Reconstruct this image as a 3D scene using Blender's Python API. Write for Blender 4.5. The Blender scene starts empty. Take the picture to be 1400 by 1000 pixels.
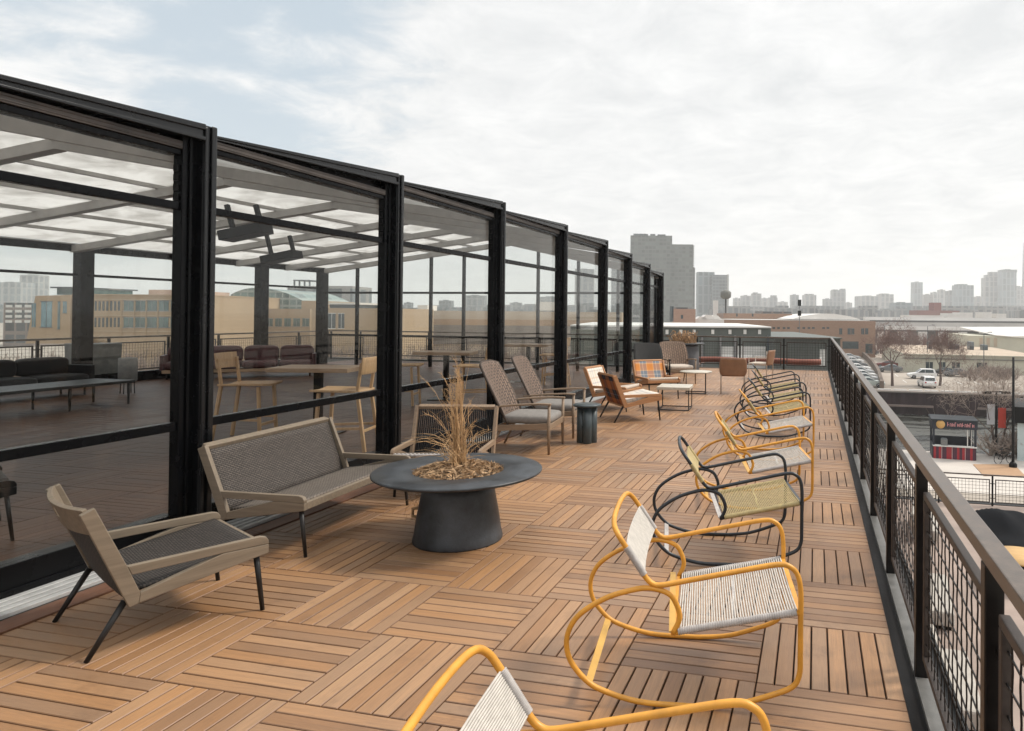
import bpy, bmesh, math, random
from mathutils import Vector, Matrix
R = random.Random(7)
S = bpy.context.scene
COL = S.collection
rad = math.radians
T = 0.69                       # side of one deck tile (m)
G = -8.5                       # street level (deck surface is z = 0)

# ------------------------------------------------------------------ camera
CX, CY, CZ = -0.4232, 0.0, 1.7825
F_PX, YAW, PIT, ROLL, PCX, PCY = 950.0, .2299, -.01, .009, 891.9, 421.1
cam = bpy.data.objects.new('camera', bpy.data.cameras.new('camera'))
COL.objects.link(cam)
cam.matrix_world = (Matrix.Translation((CX, CY, CZ)) @ Matrix.Rotation(YAW, 4, 'Z')
                    @ Matrix.Rotation(math.pi/2 - PIT, 4, 'X') @ Matrix.Rotation(ROLL, 4, 'Z'))
cd = cam.data
cd.sensor_width = 36; cd.lens = 36*F_PX/1400
cd.shift_x = (700-PCX)/1400; cd.shift_y = (PCY-500)/1400
cd.clip_start = .05; cd.clip_end = 9000
S.camera = cam

def ray(px, py):
    a, b = px-PCX, py-PCY
    cr, sr = math.cos(ROLL), math.sin(ROLL)
    a, b = cr*a+sr*b, -sr*a+cr*b
    xr, u = a/F_PX, -b/F_PX
    cp, sp = math.cos(PIT), math.sin(PIT)
    yr, z = cp+sp*u, -sp+cp*u
    return Vector((math.cos(YAW)*xr-math.sin(YAW)*yr, math.sin(YAW)*xr+math.cos(YAW)*yr, z))
def far(px, py, d):            # surveyed bearing + distance -> world point
    return Vector((CX, CY, CZ)) + ray(px, py)*d
def gnd(px, py, z=0.0):
    r = ray(px, py); return Vector((CX, CY, CZ)) + r*((z-CZ)/r.z)

# ------------------------------------------------------------------ node helpers
class N:
    def __init__(s, name):
        s.m = bpy.data.materials.new(name); s.m.use_nodes = True
        s.t = s.m.node_tree; s.b = s.t.nodes['Principled BSDF']; s.out = s.t.nodes['Material Output']
    def n(s, typ, **kw):
        x = s.t.nodes.new(typ)
        for k, v in kw.items():
            if k in x.inputs: x.inputs[k].default_value = v
            else: setattr(x, k, v)
        return x
    def l(s, a, b): s.t.links.new(a, b)
    def math(s, op, a, b=None, c=None):
        x = s.t.nodes.new('ShaderNodeMath'); x.operation = op
        for i, v in enumerate((a, b, c)):
            if v is None: continue
            if isinstance(v, (int, float)): x.inputs[i].default_value = v
            else: s.l(v, x.inputs[i])
        return x.outputs[0]
    def coord(s, which='Object', scale=None):
        c = s.n('ShaderNodeTexCoord').outputs[which]
        if scale is not None:
            mp = s.n('ShaderNodeMapping'); mp.inputs['Scale'].default_value = scale
            s.l(c, mp.inputs['Vector']); c = mp.outputs[0]
        return c
    def noise(s, vec, scale, detail=4, rough=.55, dist=0):
        x = s.n('ShaderNodeTexNoise', Scale=scale, Detail=detail, Roughness=rough, Distortion=dist)
        if vec is not None: s.l(vec, x.inputs['Vector'])
        return x.outputs['Fac']
    def ramp(s, fac, stops, interp='LINEAR'):
        x = s.n('ShaderNodeValToRGB'); x.color_ramp.interpolation = interp
        e = x.color_ramp.elements
        while len(e) < len(stops): e.new(.5)
        for q, (p, c) in zip(e, stops):
            q.position = p; q.color = c if len(c) == 4 else (*c, 1)
        s.l(fac, x.inputs[0]); return x.outputs[0]
    def mix(s, fac, a, b, mode='MIX'):
        x = s.n('ShaderNodeMix', data_type='RGBA', blend_type=mode)
        if isinstance(fac, (int, float)): x.inputs[0].default_value = fac
        else: s.l(fac, x.inputs[0])
        for i, v in ((6, a), (7, b)):
            if isinstance(v, tuple): x.inputs[i].default_value = (*v[:3], 1)
            else: s.l(v, x.inputs[i])
        return x.outputs[2]
    def bump(s, h, strength=.3, dist=.01):
        x = s.n('ShaderNodeBump', Strength=strength, Distance=dist)
        s.l(h, x.inputs['Height']); s.l(x.outputs[0], s.b.inputs['Normal'])
    def color(s, c):
        if isinstance(c, tuple): s.b.inputs['Base Color'].default_value = (*c[:3], 1)
        else: s.l(c, s.b.inputs['Base Color'])
    def rough(s, r):
        if isinstance(r, (int, float)): s.b.inputs['Roughness'].default_value = r
        else: s.l(r, s.b.inputs['Roughness'])

def mottled(name, c, rough=.6, var=.25, scale=6, bump=.1, metal=0, spec=None, fine=0, coord='Object'):
    n = N(name); v = n.coord(coord)
    f = n.noise(v, scale, 6, .62)
    lo = tuple(x*(1-var) for x in c); hi = tuple(min(1, x*(1+var)) for x in c)
    n.color(n.ramp(f, [(.3, lo), (.7, hi)]))
    n.rough(n.math('MULTIPLY_ADD', f, .25, rough-.12))
    n.b.inputs['Metallic'].default_value = metal
    if spec is not None: n.b.inputs['Specular IOR Level'].default_value = spec
    if bump: n.bump(n.noise(v, fine or scale*8, 3), bump, .004)
    return n.m

def wood(name, c, var=.3, axis='X', scale=1.0, rough=.55):
    n = N(name); sc = {'X': (2, 34, 34), 'Y': (34, 2, 34), 'Z': (34, 34, 2)}[axis]
    v = n.coord('Object', tuple(x*scale for x in sc))
    f = n.noise(v, 1.2, 6, .65, .4); g = n.noise(n.coord('Object'), 3.0, 3)
    lo = tuple(x*(1-var) for x in c); hi = tuple(x*(1+var) for x in c)
    col = n.ramp(f, [(.28, lo), (.72, hi)])
    n.color(n.mix(n.math('MULTIPLY', g, .35), col, tuple(x*.75 for x in c)))
    n.rough(rough); n.bump(f, .12, .003)
    return n.m

M = {}
# deck planks : per-plank tone stored on faces, grain along UV.x
def deck_mat(name, base, dark, rough, grey, spec=.72):
    n = N(name)
    uv = n.n('ShaderNodeUVMap').outputs[0]
    mp = n.n('ShaderNodeMapping'); mp.inputs['Scale'].default_value = (3.0, 46, 1); n.l(uv, mp.inputs[0])
    grain = n.noise(mp.outputs[0], 1.0, 7, .68, .5)
    mp2 = n.n('ShaderNodeMapping'); mp2.inputs['Scale'].default_value = (9, 160, 1); n.l(uv, mp2.inputs[0])
    fine = n.noise(mp2.outputs[0], 1.0, 4, .7)
    tone = n.n('ShaderNodeAttribute', attribute_name='tone')
    sep = n.n('ShaderNodeSeparateColor'); n.l(tone.outputs['Color'], sep.inputs[0])
    geo = n.n('ShaderNodeNewGeometry').outputs['Position']
    big = n.noise(geo, .55, 4, .6); stain = n.noise(geo, 3.2, 5, .7)
    c = n.ramp(grain, [(.25, tuple(x*.68 for x in base)), (.5, base), (.78, tuple(min(1, x*1.28) for x in base))])
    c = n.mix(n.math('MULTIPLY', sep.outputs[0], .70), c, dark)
    c = n.mix(n.math('MULTIPLY', sep.outputs[1], .30), c, grey)
    c = n.mix(n.math('MULTIPLY', n.ramp(fine, [(.45, (0, 0, 0)), (.75, (1, 1, 1))]), .28), c, tuple(x*.55 for x in dark))
    c = n.mix(n.ramp(stain, [(.56, (0, 0, 0)), (.76, (.62, .62, .62))]), c, tuple(x*.6 for x in dark))
    c = n.mix(n.ramp(big, [(.35, (0, 0, 0)), (.75, (.35, .35, .35))]), c, tuple(min(1, x*1.35) for x in base))
    n.color(c)
    n.rough(n.math('MULTIPLY_ADD', fine, .22, rough))
    n.b.inputs['Specular IOR Level'].default_value = spec
    n.bump(n.math('ADD', grain, n.math('MULTIPLY', fine, .6)), .22, .003)
    return n.m
M['deck'] = deck_mat('deck_planks', (.345, .176, .071), (.078, .031, .012), .38, (.34, .26, .185), .95)
M['deck_in'] = deck_mat('deck_planks_indoor', (.080, .036, .018), (.022, .009, .005), .36, (.085, .052, .035), .30)  # same planks as outside, darkened to paint in the room's shade
M['under'] = mottled('deck_subfloor', (.012, .010, .009), .9)
M['border'] = wood('border_board', (.13, .055, .028), .3, 'Y')
M['alu'] = mottled('track_aluminium', (.55, .55, .54), .38, .12, 12, .05, metal=.4)
M['black'] = mottled('black_powder_coat', (.0035, .0036, .004), .40, .3, 9, .04, spec=.15)
M['frame'] = mottled('pavilion_frame_steel', (.0032, .0035, .0042), .26, .2, 3, 0, spec=.10)
M['flange'] = mottled('pavilion_flange_steel', (.0045, .005, .006), .25, .3, 4, 0, spec=.40)
M['header'] = mottled('weathered_header_aluminium', (.060, .050, .044), .42, .4, 5, .08, spec=.4)
M['panelframe'] = mottled('rusty_panel_frame', (.040, .031, .027), .45, .4, 14, .1, spec=.35)
M['rail'] = mottled('railing_steel', (.0065, .0055, .0052), .33, .4, 14, .08, spec=.28)
M['railtop'] = mottled('railing_cap_steel', (.125, .100, .083), .36, .35, 22, .12, metal=.35)
M['kerb'] = mottled('kerb_channel_steel', (.17, .165, .155), .42, .25, 12, .08, metal=.5)
M['legs'] = mottled('dark_leg_metal', (.012, .011, .0105), .4, .25, 15, .03, spec=.35)
M['greywood'] = wood('weathered_teak', (.185, .145, .103), .28, 'X')
M['chairwood'] = wood('grey_brown_teak', (.25, .175, .115), .28, 'X')
M['orangewood'] = wood('oiled_orange_teak', (.40, .195, .085), .25, 'X')
M['oak'] = wood('pale_oak', (.56, .36, .20), .22, 'Z')
M['oaktop'] = wood('oak_tabletop', (.40, .27, .17), .22, 'X')
M['yellow'] = mottled('yellow_powder_coat', (.62, .285, .036), .40, .18, 11, .06, spec=.45)
M['yellowpale'] = mottled('pale_yellow_strap', (.52, .30, .065), .4, .12, 8, .03)
M['tube'] = mottled('dark_tube_enamel', (.012, .016, .021), .34, .25, 10, .03)
M['cordw'] = mottled('white_cord', (.50, .465, .42), .7, .14, 30, .2, fine=400)
M['cordg'] = mottled('grey_cord_wrap', (.40, .37, .35), .75, .18, 30, .2, fine=300)
M['cordk'] = mottled('khaki_cord', (.40, .315, .150), .7, .22, 30, .2, fine=400)
M['concrete'] = mottled('dark_concrete', (.028, .032, .037), .42, .9, 4.5, .35, fine=50)
M['cushion'] = mottled('grey_cushion_fabric', (.205, .190, .175), .9, .16, 20, .35, fine=500)
M['cushionlight'] = mottled('oatmeal_cushion_fabric', (.50, .43, .36), .9, .12, 20, .3, fine=500)
M['sidetable'] = mottled('dark_green_ceramic', (.035, .048, .052), .3, .25, 6, .03)
M['marble'] = mottled('pale_tabletop', (.50, .46, .38), .35, .12, 9, .03)
M['straw'] = mottled('dry_grass', (.50, .31, .15), .75, .35, 9, 0)
M['driedplant'] = mottled('dried_planter_stems', (.34, .20, .10), .8, .5, 9, 0)
M['leaf'] = mottled('dead_leaves', (.36, .23, .125), .85, .55, 22, 0)
M['maroon'] = mottled('maroon_leather', (.060, .017, .019), .45, .3, 8, .2)
M['blackfab'] = mottled('black_upholstery', (.0065, .0065, .0075), .6, .3, 8, .2, spec=.25)
M['planter'] = mottled('grey_planter_stone', (.17, .17, .165), .75, .25, 9, .2)
M['drum'] = mottled('blue_grey_drum', (.085, .092, .105), .55, .3, 4, .1)
M['steelgrey'] = mottled('painted_beam', (.42, .41, .395), .55, .15, 4, .05)

def weave_mat(name, c, gap, su, sv, bump=.8, rough=.7, turn=0):
    n = N(name); uv = n.n('ShaderNodeUVMap').outputs[0]
    mp = n.n('ShaderNodeMapping'); mp.inputs['Scale'].default_value = (su, sv, 1); mp.inputs['Rotation'].default_value = (0, 0, turn); n.l(uv, mp.inputs[0])
    b = n.n('ShaderNodeTexBrick', Scale=1.0); n.l(mp.outputs[0], b.inputs['Vector'])
    b.offset = .5; b.inputs['Brick Width'].default_value = 1.0; b.inputs['Row Height'].default_value = .5
    b.inputs['Mortar Size'].default_value = .11; b.inputs['Mortar Smooth'].default_value = .6
    b.inputs['Color1'].default_value = (*c, 1); b.inputs['Color2'].default_value = (*[x*.62 for x in c], 1)
    b.inputs['Mortar'].default_value = (*gap, 1)
    f = n.noise(n.coord('Object'), 7, 4)
    n.color(n.mix(n.math('MULTIPLY', f, .5), b.outputs['Color'], tuple(x*.6 for x in c)))
    n.rough(rough)
    n.bump(n.math('SUBTRACT', 1.0, b.outputs['Fac']), bump, .006)
    return n.m
M['rope'] = weave_mat('charcoal_rope_weave', (.118, .096, .081), (.005, .004, .004), 24, 36, 1.0)
M['ropeseat'] = weave_mat('brown_rope_seat_weave', (.20, .165, .135), (.03, .025, .02), 26, 40)
M['ropedark'] = weave_mat('black_rope_weave', (.062, .050, .043), (.003, .003, .003), 24, 36, 1.0)
M['wicker'] = weave_mat('brown_wicker', (.235, .158, .115), (.012, .008, .006), 10, 12, 1.0, turn=math.pi/2)
M['wickertan'] = weave_mat('tan_wicker', (.25, .158, .105), (.06, .036, .024), 9, 11, .8, turn=math.pi/2)
M['wickerblack'] = weave_mat('black_wicker', (.010, .0085, .0085), (.002, .002, .002), 15, 18, 1.0, turn=math.pi/2)
M['leathertan'] = mottled('tan_leather', (.235, .125, .070), .5, .15, 8, .1)

def plaid_mat(name, base, bands, su=3.1, sv=3.1):
    n = N(name); uv = n.n('ShaderNodeUVMap').outputs[0]
    sep = n.n('ShaderNodeSeparateXYZ'); n.l(uv, sep.inputs[0])
    u = n.math('FRACT', n.math('MULTIPLY', sep.outputs[0], su)); v = n.math('FRACT', n.math('MULTIPLY', sep.outputs[1], sv))
    def band(x):
        st = []
        for p, c in bands: st.append((p, c))
        return n.ramp(x, st, 'CONSTANT')
    n.color(n.mix(.5, n.mix(1.0, band(u), base, 'MIX') if False else band(u), band(v)))
    n.rough(.9); n.bump(n.noise(n.coord('Object'), 300, 2), .3, .003)
    return n.m
M['plaid_orange'] = plaid_mat('orange_blue_plaid', (.5, .2, .05),
    [(0, (.62, .235, .055)), (.34, (.70, .42, .20)), (.40, (.17, .20, .24)), (.58, (.60, .55, .48)), (.62, (.17, .20, .24)), (.86, (.70, .42, .20)), (.92, (.62, .235, .055))])
M['plaid_dark'] = plaid_mat('navy_orange_plaid', (.5, .2, .05),
    [(0, (.42, .130, .030)), (.30, (.012, .014, .022)), (.52, (.10, .13, .20)), (.57, (.012, .014, .022)), (.82, (.42, .130, .030))])
M['plaid_light'] = plaid_mat('cream_grey_plaid', (.5, .5, .5),
    [(0, (.62, .57, .50)), (.34, (.40, .36, .33)), (.42, (.62, .57, .50)), (.60, (.33, .33, .36)), (.68, (.62, .57, .50)), (.9, (.52, .38, .26))])

def glass_mat(name, tint, f0=.05, gain=1.0):
    n = N(name)
    tr = n.n('ShaderNodeBsdfTransparent', Color=(*tint, 1)); gl = n.n('ShaderNodeBsdfGlossy', Roughness=0.0)
    lw = n.n('ShaderNodeLayerWeight', Blend=.5)
    mx = n.n('ShaderNodeMixShader'); n.l(n.math('MULTIPLY_ADD', n.math('POWER', lw.outputs['Facing'], 5.0), gain, f0), mx.inputs[0])
    n.l(tr.outputs[0], mx.inputs[1]); n.l(gl.outputs[0], mx.inputs[2])
    n.l(mx.outputs[0], n.out.inputs['Surface'])
    return n.m
M['glass'] = glass_mat('pavilion_glass', (.94, .95, .945), .020, .62)
def poly_mat(nm='polycarbonate_roof_sheet', k=1.0, clear=.16):
    n = N(nm)
    tl = n.n('ShaderNodeBsdfTranslucent'); tr = n.n('ShaderNodeBsdfTransparent', Color=(.92, .90, .88, 1)); df = n.n('ShaderNodeBsdfDiffuse', Color=(.66, .63, .60, 1))
    v = n.coord('Object'); f = n.noise(v, 1.3, 6, .68, .6)
    n.l(n.ramp(f, [(.34, (.56*k, .545*k, .525*k)), (.55, (.80*k, .79*k, .775*k))]), tl.inputs['Color'])
    mx = n.n('ShaderNodeMixShader'); mx.inputs[0].default_value = clear
    n.l(tl.outputs[0], mx.inputs[1]); n.l(tr.outputs[0], mx.inputs[2])
    m2 = n.n('ShaderNodeMixShader'); m2.inputs[0].default_value = .15
    n.l(mx.outputs[0], m2.inputs[1]); n.l(df.outputs[0], m2.inputs[2]); n.l(m2.outputs[0], n.out.inputs['Surface'])
    return n.m
M['poly'] = poly_mat()
M['nearroof'] = poly_mat('grey_roof_sheet', .62, .03)
M['winglass'] = mottled('window_glass_dark', (.035, .05, .055), .12, .4, 2, 0, spec=.8)
M['winglassgreen'] = mottled('window_glass_green', (.08, .13, .125), .12, .4, .6, 0, spec=.8)

# ------------------------------------------------------------------ mesh builder
def catmull(P, n=5, closed=False):
    P = [Vector(p) for p in P]; out = []; L = len(P)
    for i in range(L if closed else L-1):
        a = P[(i-1) % L] if (closed or i > 0) else P[0]*2-P[1]
        b, c = P[i], P[(i+1) % L]
        d = P[(i+2) % L] if (closed or i+2 < L) else P[-1]*2-P[-2]
        for k in range(n):
            t = k/n; t2, t3 = t*t, t*t*t
            out.append(.5*((2*b)+(c-a)*t+(2*a-5*b+4*c-d)*t2+(3*b-a-3*c+d)*t3))
    if not closed: out.append(P[-1])
    return out

class MB:
    def __init__(s): s.v = []; s.f = []; s.uv = []; s.tone = []; s.sm = []; s.cur = (0, 0, 0, 1)
    def face(s, idx, uv=None, smooth=False):
        s.f.append(idx); s.uv.append(uv or [(0, 0)]*len(idx)); s.tone.append(s.cur); s.sm.append(smooth)
    def add(s, vs):
        b = len(s.v); s.v += [tuple(v) for v in vs]; return b
    def box(s, c, size, rz=0, rot=None):
        hx, hy, hz = size[0]/2, size[1]/2, size[2]/2
        m = rot or Matrix.Rotation(rz, 3, 'Z'); c = Vector(c)
        b = s.add([c + m @ Vector((x*hx, y*hy, z*hz)) for z in (-1, 1) for x, y in ((-1, -1), (1, -1), (1, 1), (-1, 1))])
        for q in ((3, 2, 1, 0), (4, 5, 6, 7), (0, 1, 5, 4), (1, 2, 6, 5), (2, 3, 7, 6), (3, 0, 4, 7)):
            w = [b+i for i in q]
            a0, a1, a3 = Vector(s.v[w[0]]), Vector(s.v[w[1]]), Vector(s.v[w[3]])
            lu, lv = (a1-a0).length, (a3-a0).length
            s.face(w, [(0, 0), (lu, 0), (lu, lv), (0, lv)])
        return s
    def bx(s, x0, x1, y0, y1, z0, z1): return s.box(((x0+x1)/2, (y0+y1)/2, (z0+z1)/2), (abs(x1-x0), abs(y1-y0), abs(z1-z0)))
    def bar(s, p, q, w, h, up=(0, 0, 1)):
        p, q = Vector(p), Vector(q); d = (q-p); L = d.length; d.normalize()
        up = Vector(up)
        if abs(d.dot(up)) > .98: up = Vector((1, 0, 0))
        sx = d.cross(up).normalized(); uz = sx.cross(d).normalized()
        return s.box((p+q)/2, (L, w, h), rot=Matrix((d, -sx, uz)).transposed())
    def tube(s, P, r, n=8, closed=False, caps=True):
        P = [Vector(p) for p in P]; L = len(P)
        rs = r if isinstance(r, (list, tuple)) else [r]*L
        t0 = (P[1]-P[0]).normalized()
        u = t0.orthogonal().normalized(); base = []
        for i in range(L):
            a = P[(i-1) % L] if (closed or i) else P[0]; b = P[(i+1) % L] if (closed or i < L-1) else P[-1]
            t = (b-a)
            if t.length < 1e-9: t = t0
            t = t.normalized()
            u = (u - t*u.dot(t))
            u = u.normalized() if u.length > 1e-6 else t.orthogonal().normalized()
            w = t.cross(u)
            base.append(s.add([P[i]+(u*math.cos(2*math.pi*k/n)+w*math.sin(2*math.pi*k/n))*rs[i] for k in range(n)]))
        for i in range(L if closed else L-1):
            a, b = base[i], base[(i+1) % L]
            for k in range(n): s.face([a+k, a+(k+1) % n, b+(k+1) % n, b+k], None, True)
        if caps and not closed:
            s.face([base[0]+k for k in range(n)][::-1]); s.face([base[-1]+k for k in range(n)])
        return s
    def lathe(s, prof, c=(0, 0, 0), n=32, cap=True, smooth=True):
        c = Vector(c); rows = []
        for r, z in prof:
            rows.append(s.add([c+Vector((r*math.cos(2*math.pi*k/n), r*math.sin(2*math.pi*k/n), z)) for k in range(n)]))
        for a, b in zip(rows, rows[1:]):
            for k in range(n): s.face([a+k, a+(k+1) % n, b+(k+1) % n, b+k], None, smooth)
        if cap:
            s.face([rows[0]+k for k in range(n)][::-1]); s.face([rows[-1]+k for k in range(n)])
        return s
    def prism(s, pts, off, ext, axes=(0, 2)):   # polygon in the plane of `axes`, extruded along the third axis
        k = 3-axes[0]-axes[1]; n = len(pts)
        def mk(p, e):
            v = [0, 0, 0]; v[axes[0]], v[axes[1]], v[k] = p[0], p[1], e; return v
        a = s.add([mk(p, off) for p in pts]); b = s.add([mk(p, off+ext) for p in pts])
        s.face([a+i for i in range(n)], [tuple(p) for p in pts]); s.face([b+i for i in range(n)][::-1], [tuple(p) for p in pts][::-1])
        for i in range(n): s.face([a+i, b+i, b+(i+1) % n, a+(i+1) % n][::-1])
        return s
    def grid(s, fn, nu, nv, su=1, sv=1, skip=(), smooth=True):
        b = s.add([fn(i/nu, j/nv) for j in range(nv+1) for i in range(nu+1)])
        for j in range(nv):
            for i in range(nu):
                if (i, j) in skip: continue
                q = [b+j*(nu+1)+i, b+j*(nu+1)+i+1, b+(j+1)*(nu+1)+i+1, b+(j+1)*(nu+1)+i]
                s.face(q, [(x/nu*su, y/nv*sv) for x, y in ((i, j), (i+1, j), (i+1, j+1), (i, j+1))], smooth)
        return s
    def quad(s, a, b, c, d, uv=None):
        k = s.add([a, b, c, d]); s.face([k, k+1, k+2, k+3], uv); return s
    def build(s, name, mat, parent=None, bevel=0, solid=0, solid_off=0, fixn=True, tone=False, subsurf=0):
        me = bpy.data.meshes.new(name); me.from_pydata(s.v, [], s.f)
        uvl = me.uv_layers.new(name='UVMap')
        uvl.data.foreach_set('uv', [c for f in s.uv for p in f for c in p])
        me.polygons.foreach_set('use_smooth', s.sm)
        if tone:
            a = me.attributes.new('tone', 'FLOAT_COLOR', 'FACE'); a.data.foreach_set('color', [c for t in s.tone for c in t])
        if fixn:
            bm = bmesh.new(); bm.from_mesh(me); bmesh.ops.recalc_face_normals(bm, faces=bm.faces); bm.to_mesh(me); bm.free()
        me.materials.append(mat)
        o = bpy.data.objects.new(name, me); COL.objects.link(o)
        if parent is not None: o.parent = parent
        if solid:
            q = o.modifiers.new('solid', 'SOLIDIFY'); q.thickness = solid; q.offset = solid_off
        if bevel:
            q = o.modifiers.new('bevel', 'BEVEL'); q.width = bevel; q.segments = 2; q.limit_method = 'ANGLE'; q.angle_limit = rad(50)
        if subsurf:
            q = o.modifiers.new('sub', 'SUBSURF'); q.levels = subsurf; q.render_levels = subsurf
        return o

def tag(o, label=None, cat=None, group=None, kind=None):
    if label: o['label'] = label
    if cat: o['category'] = cat
    if group: o['group'] = group
    if kind: o['kind'] = kind
    return o
def thing(name, label, cat, loc=(0, 0, 0), rz=0, group=None):
    o = bpy.data.objects.new(name, None); COL.objects.link(o); o.empty_display_size = .2
    o.location = loc; o.rotation_euler = (0, 0, rz)
    return tag(o, label, cat, group)
def children(o): return [c for c in bpy.data.objects if c.parent == o]
def copy_tree(o, parent=None):
    kids = children(o)
    c = o.copy(); COL.objects.link(c)
    if parent is not None: c.parent = parent
    for k in kids: copy_tree(k, c)
    return c
def place(o, loc, rz, label=None, group=None):
    o.location = loc; o.rotation_euler = (0, 0, rz)
    if label: o['label'] = label
    if group: o['group'] = group
    return o

# ================================================================== DECK
WK = .012                                        # the pavilion wall runs 0.7 degrees off the deck edge
def wallx(y): return -5.24 + WK*(y-3.23)
Y0 = 4.9679*T
def planks(cols, rows, matname, name, gap, chamfer, keep):
    m = MB(); nb = 8; pw = T/nb
    for c in cols:
        for r in rows:
            x0, y0 = c*T, Y0+r*T
            if not keep(x0, y0): continue
            vert = (c+r) % 2 == 1
            tt = R.random()*.75+(0 if vert else .25)  # crosswise tiles darker: sheen of the grain direction painted as tone
            for k in range(nb):
                tone = min(1, max(0, .50*tt+.85*R.random()**1.2-.10))
                m.cur = (tone, R.random()**2, R.random(), 1)
                u0, v0 = R.random()*40, R.random()*40; tn, gap_shade = m.cur, (1, 0, .5, 1)
                g = gap/2; e = .0032
                if vert: X0, X1, Y_0, Y1 = x0+k*pw+g, x0+(k+1)*pw-g, y0+.003, y0+T-.003
                else: X0, X1, Y_0, Y1 = x0+.003, x0+T-.003, y0+k*pw+g, y0+(k+1)*pw-g
                dz = R.uniform(-.0012, .0008)
                P = [(X0, Y_0), (X1, Y_0), (X1, Y1), (X0, Y1)]
                I = [(X0+e, Y_0+e), (X1-e, Y_0+e), (X1-e, Y1-e), (X0+e, Y1-e)] if chamfer else P
                L = T
                uvq = [(0, 0), (L, 0), (L, pw), (0, pw)] if not vert else [(0, pw), (0, 0), (L, 0), (L, pw)]
                uvq = [(u0+a, v0+b) for a, b in uvq]
                bt = m.add([(x, y, dz) for x, y in I])
                m.face([bt, bt+1, bt+2, bt+3], uvq)
                if chamfer: bm_ = m.add([(x, y, dz-.003) for x, y in P])
                else: bm_ = bt
                bb = m.add([(x, y, -.028) for x, y in P])
                m.cur = gap_shade  # sides and chamfers darkened: shade of the gaps painted into the planks
                for i in range(4):
                    j = (i+1) % 4
                    if chamfer: m.face([bm_+i, bm_+j, bt+j, bt+i], [uvq[i], uvq[j], uvq[j], uvq[i]])
                    m.face([bb+i, bb+j, bm_+j, bm_+i], [uvq[i], uvq[j], uvq[j], uvq[i]])
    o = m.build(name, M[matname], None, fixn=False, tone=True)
    return tag(o, kind='structure')
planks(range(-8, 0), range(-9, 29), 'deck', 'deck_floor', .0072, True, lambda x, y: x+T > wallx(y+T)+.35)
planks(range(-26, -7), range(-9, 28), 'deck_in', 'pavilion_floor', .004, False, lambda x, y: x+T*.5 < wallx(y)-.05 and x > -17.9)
m = MB(); m.bx(-18.9, .0, -5, 23.6, -.42, -.03)
tag(m.build('deck_subfloor', M['under']), kind='structure')

def wl(lx, ly, z=0.0):      # pavilion-local -> world
    return Vector((wallx(3.23+ly)+lx, 3.23+ly-WK*lx, z))
# border board and pale track along the wall foot
m = MB(); m.cur = (.3, .1, .5, 1)
for i in range(10):
    a, b = -4+i*2.75, -4+(i+1)*2.75-.006
    q = [wl(.335, a), wl(.495, a), wl(.495, b), wl(.335, b)]
    k = m.add([(p.x, p.y, z) for z in (-.004, .012) for p in q])
    m.face([k+4, k+5, k+6, k+7], [(0, 0), (.16, 0), (.16, 2.7), (0, 2.7)])
    for i2 in range(4): m.face([k+i2, k+(i2+1) % 4, k+4+(i2+1) % 4, k+4+i2])
tag(m.build('deck_border_board', M['border'], bevel=.002), kind='structure')

# ================================================================== RAILINGS
def rail_run(name, label, p0, p1, step, out, panel=True, cap=.065, h=1.10, kerb=True, group='black steel railings around the roof deck', wire=.082, wr=.0036):
    """posts from p0 to p1 (deck level), panels hung on the outer side"""
    p0, p1 = Vector(p0), Vector(p1); d = p1-p0; L = d.length; d.normalize()
    ang = math.atan2(d.y, d.x)
    root = thing(name, label, 'railing', p0, ang, group)
    o = out
    n = max(1, round(L/step)); st = L/n
    i_ = -out                                     # local side facing the deck
    m = MB(); m.bx(-.04, L+.04, i_*.028, -i_*(cap-.028), h-.048, h)
    m.build('top_rail', M['railtop'], root, bevel=.005)
    for i in range(n+1):
        m = MB(); m.box((i*st, 0, (h-.05)/2-.01), (.055, .055, h-.032))
        for z in (.28, .80): m.box((i*st+.045, .012*o, z), (.07, .014, .026)); m.box((i*st-.045, .012*o, z), (.07, .014, .026))
        m.build('post', M['rail'], root, bevel=.004)
    if kerb:
        m = MB(); m.bx(-.04, L+.04, i_*.098, i_*.070, -.30, -.012); m.bx(-.04, L+.04, i_*.0695, -i_*.05, -.30, -.016); m.bx(-.04, L+.04, -i_*.0505, -i_*.150, -.13, -.10); m.bx(-.04, L+.04, -i_*.1505, -i_*.160, -.13, -.055)
        m.build('kerb_plate', M['rail'], root)
        for i in range(n):
            m = MB(); m.bx(i*st+.032, (i+1)*st-.032, i_*.030, -i_*.048, -.0135, .012)
            m.build('kerb_channel', M['kerb'], root, bevel=.003)
    if panel:
        for i in range(n):
            a, b = i*st+.085, (i+1)*st-.085; z0, z1 = .12, h-.165; y = .012*o
            m = MB()
            m.bx(a, b, y-.016, y+.016, z1-.034, z1); m.bx(a, b, y-.016, y+.016, z0, z0+.034)
            m.bx(a, a+.034, y-.016, y+.016, z0+.034, z1-.034); m.bx(b-.034, b, y-.016, y+.016, z0+.034, z1-.034)
            fr = m.build('mesh_panel', M['panelframe'], root, bevel=.004)
            m = MB(); k = int((b-a)/wire)
            for q in range(1, k):
                x = a+(b-a)*q/k
                m.tube([(x, y+.0016*(-1)**(j+q), z0+.03+(z1-z0-.06)*j/8) for j in range(9)], wr, 4, caps=False)
            k = int((z1-z0)/wire)
            for q in range(1, k):
                z = z0+(z1-z0)*q/k
                m.tube([(a+.03+(b-a-.06)*j/8, y+.0016*(-1)**(j+q+1), z) for j in range(9)], wr, 4, caps=False)
            m.build('wire_mesh', M['rail'], fr)
    return root
RX = .098
rail_run('deck_railing', 'black wire mesh railing with grey cap rail on the river side of the deck', (RX, 2.26-1.42*4, 0), (RX, 2.26+1.42*15, 0), 1.42, -1)
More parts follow.
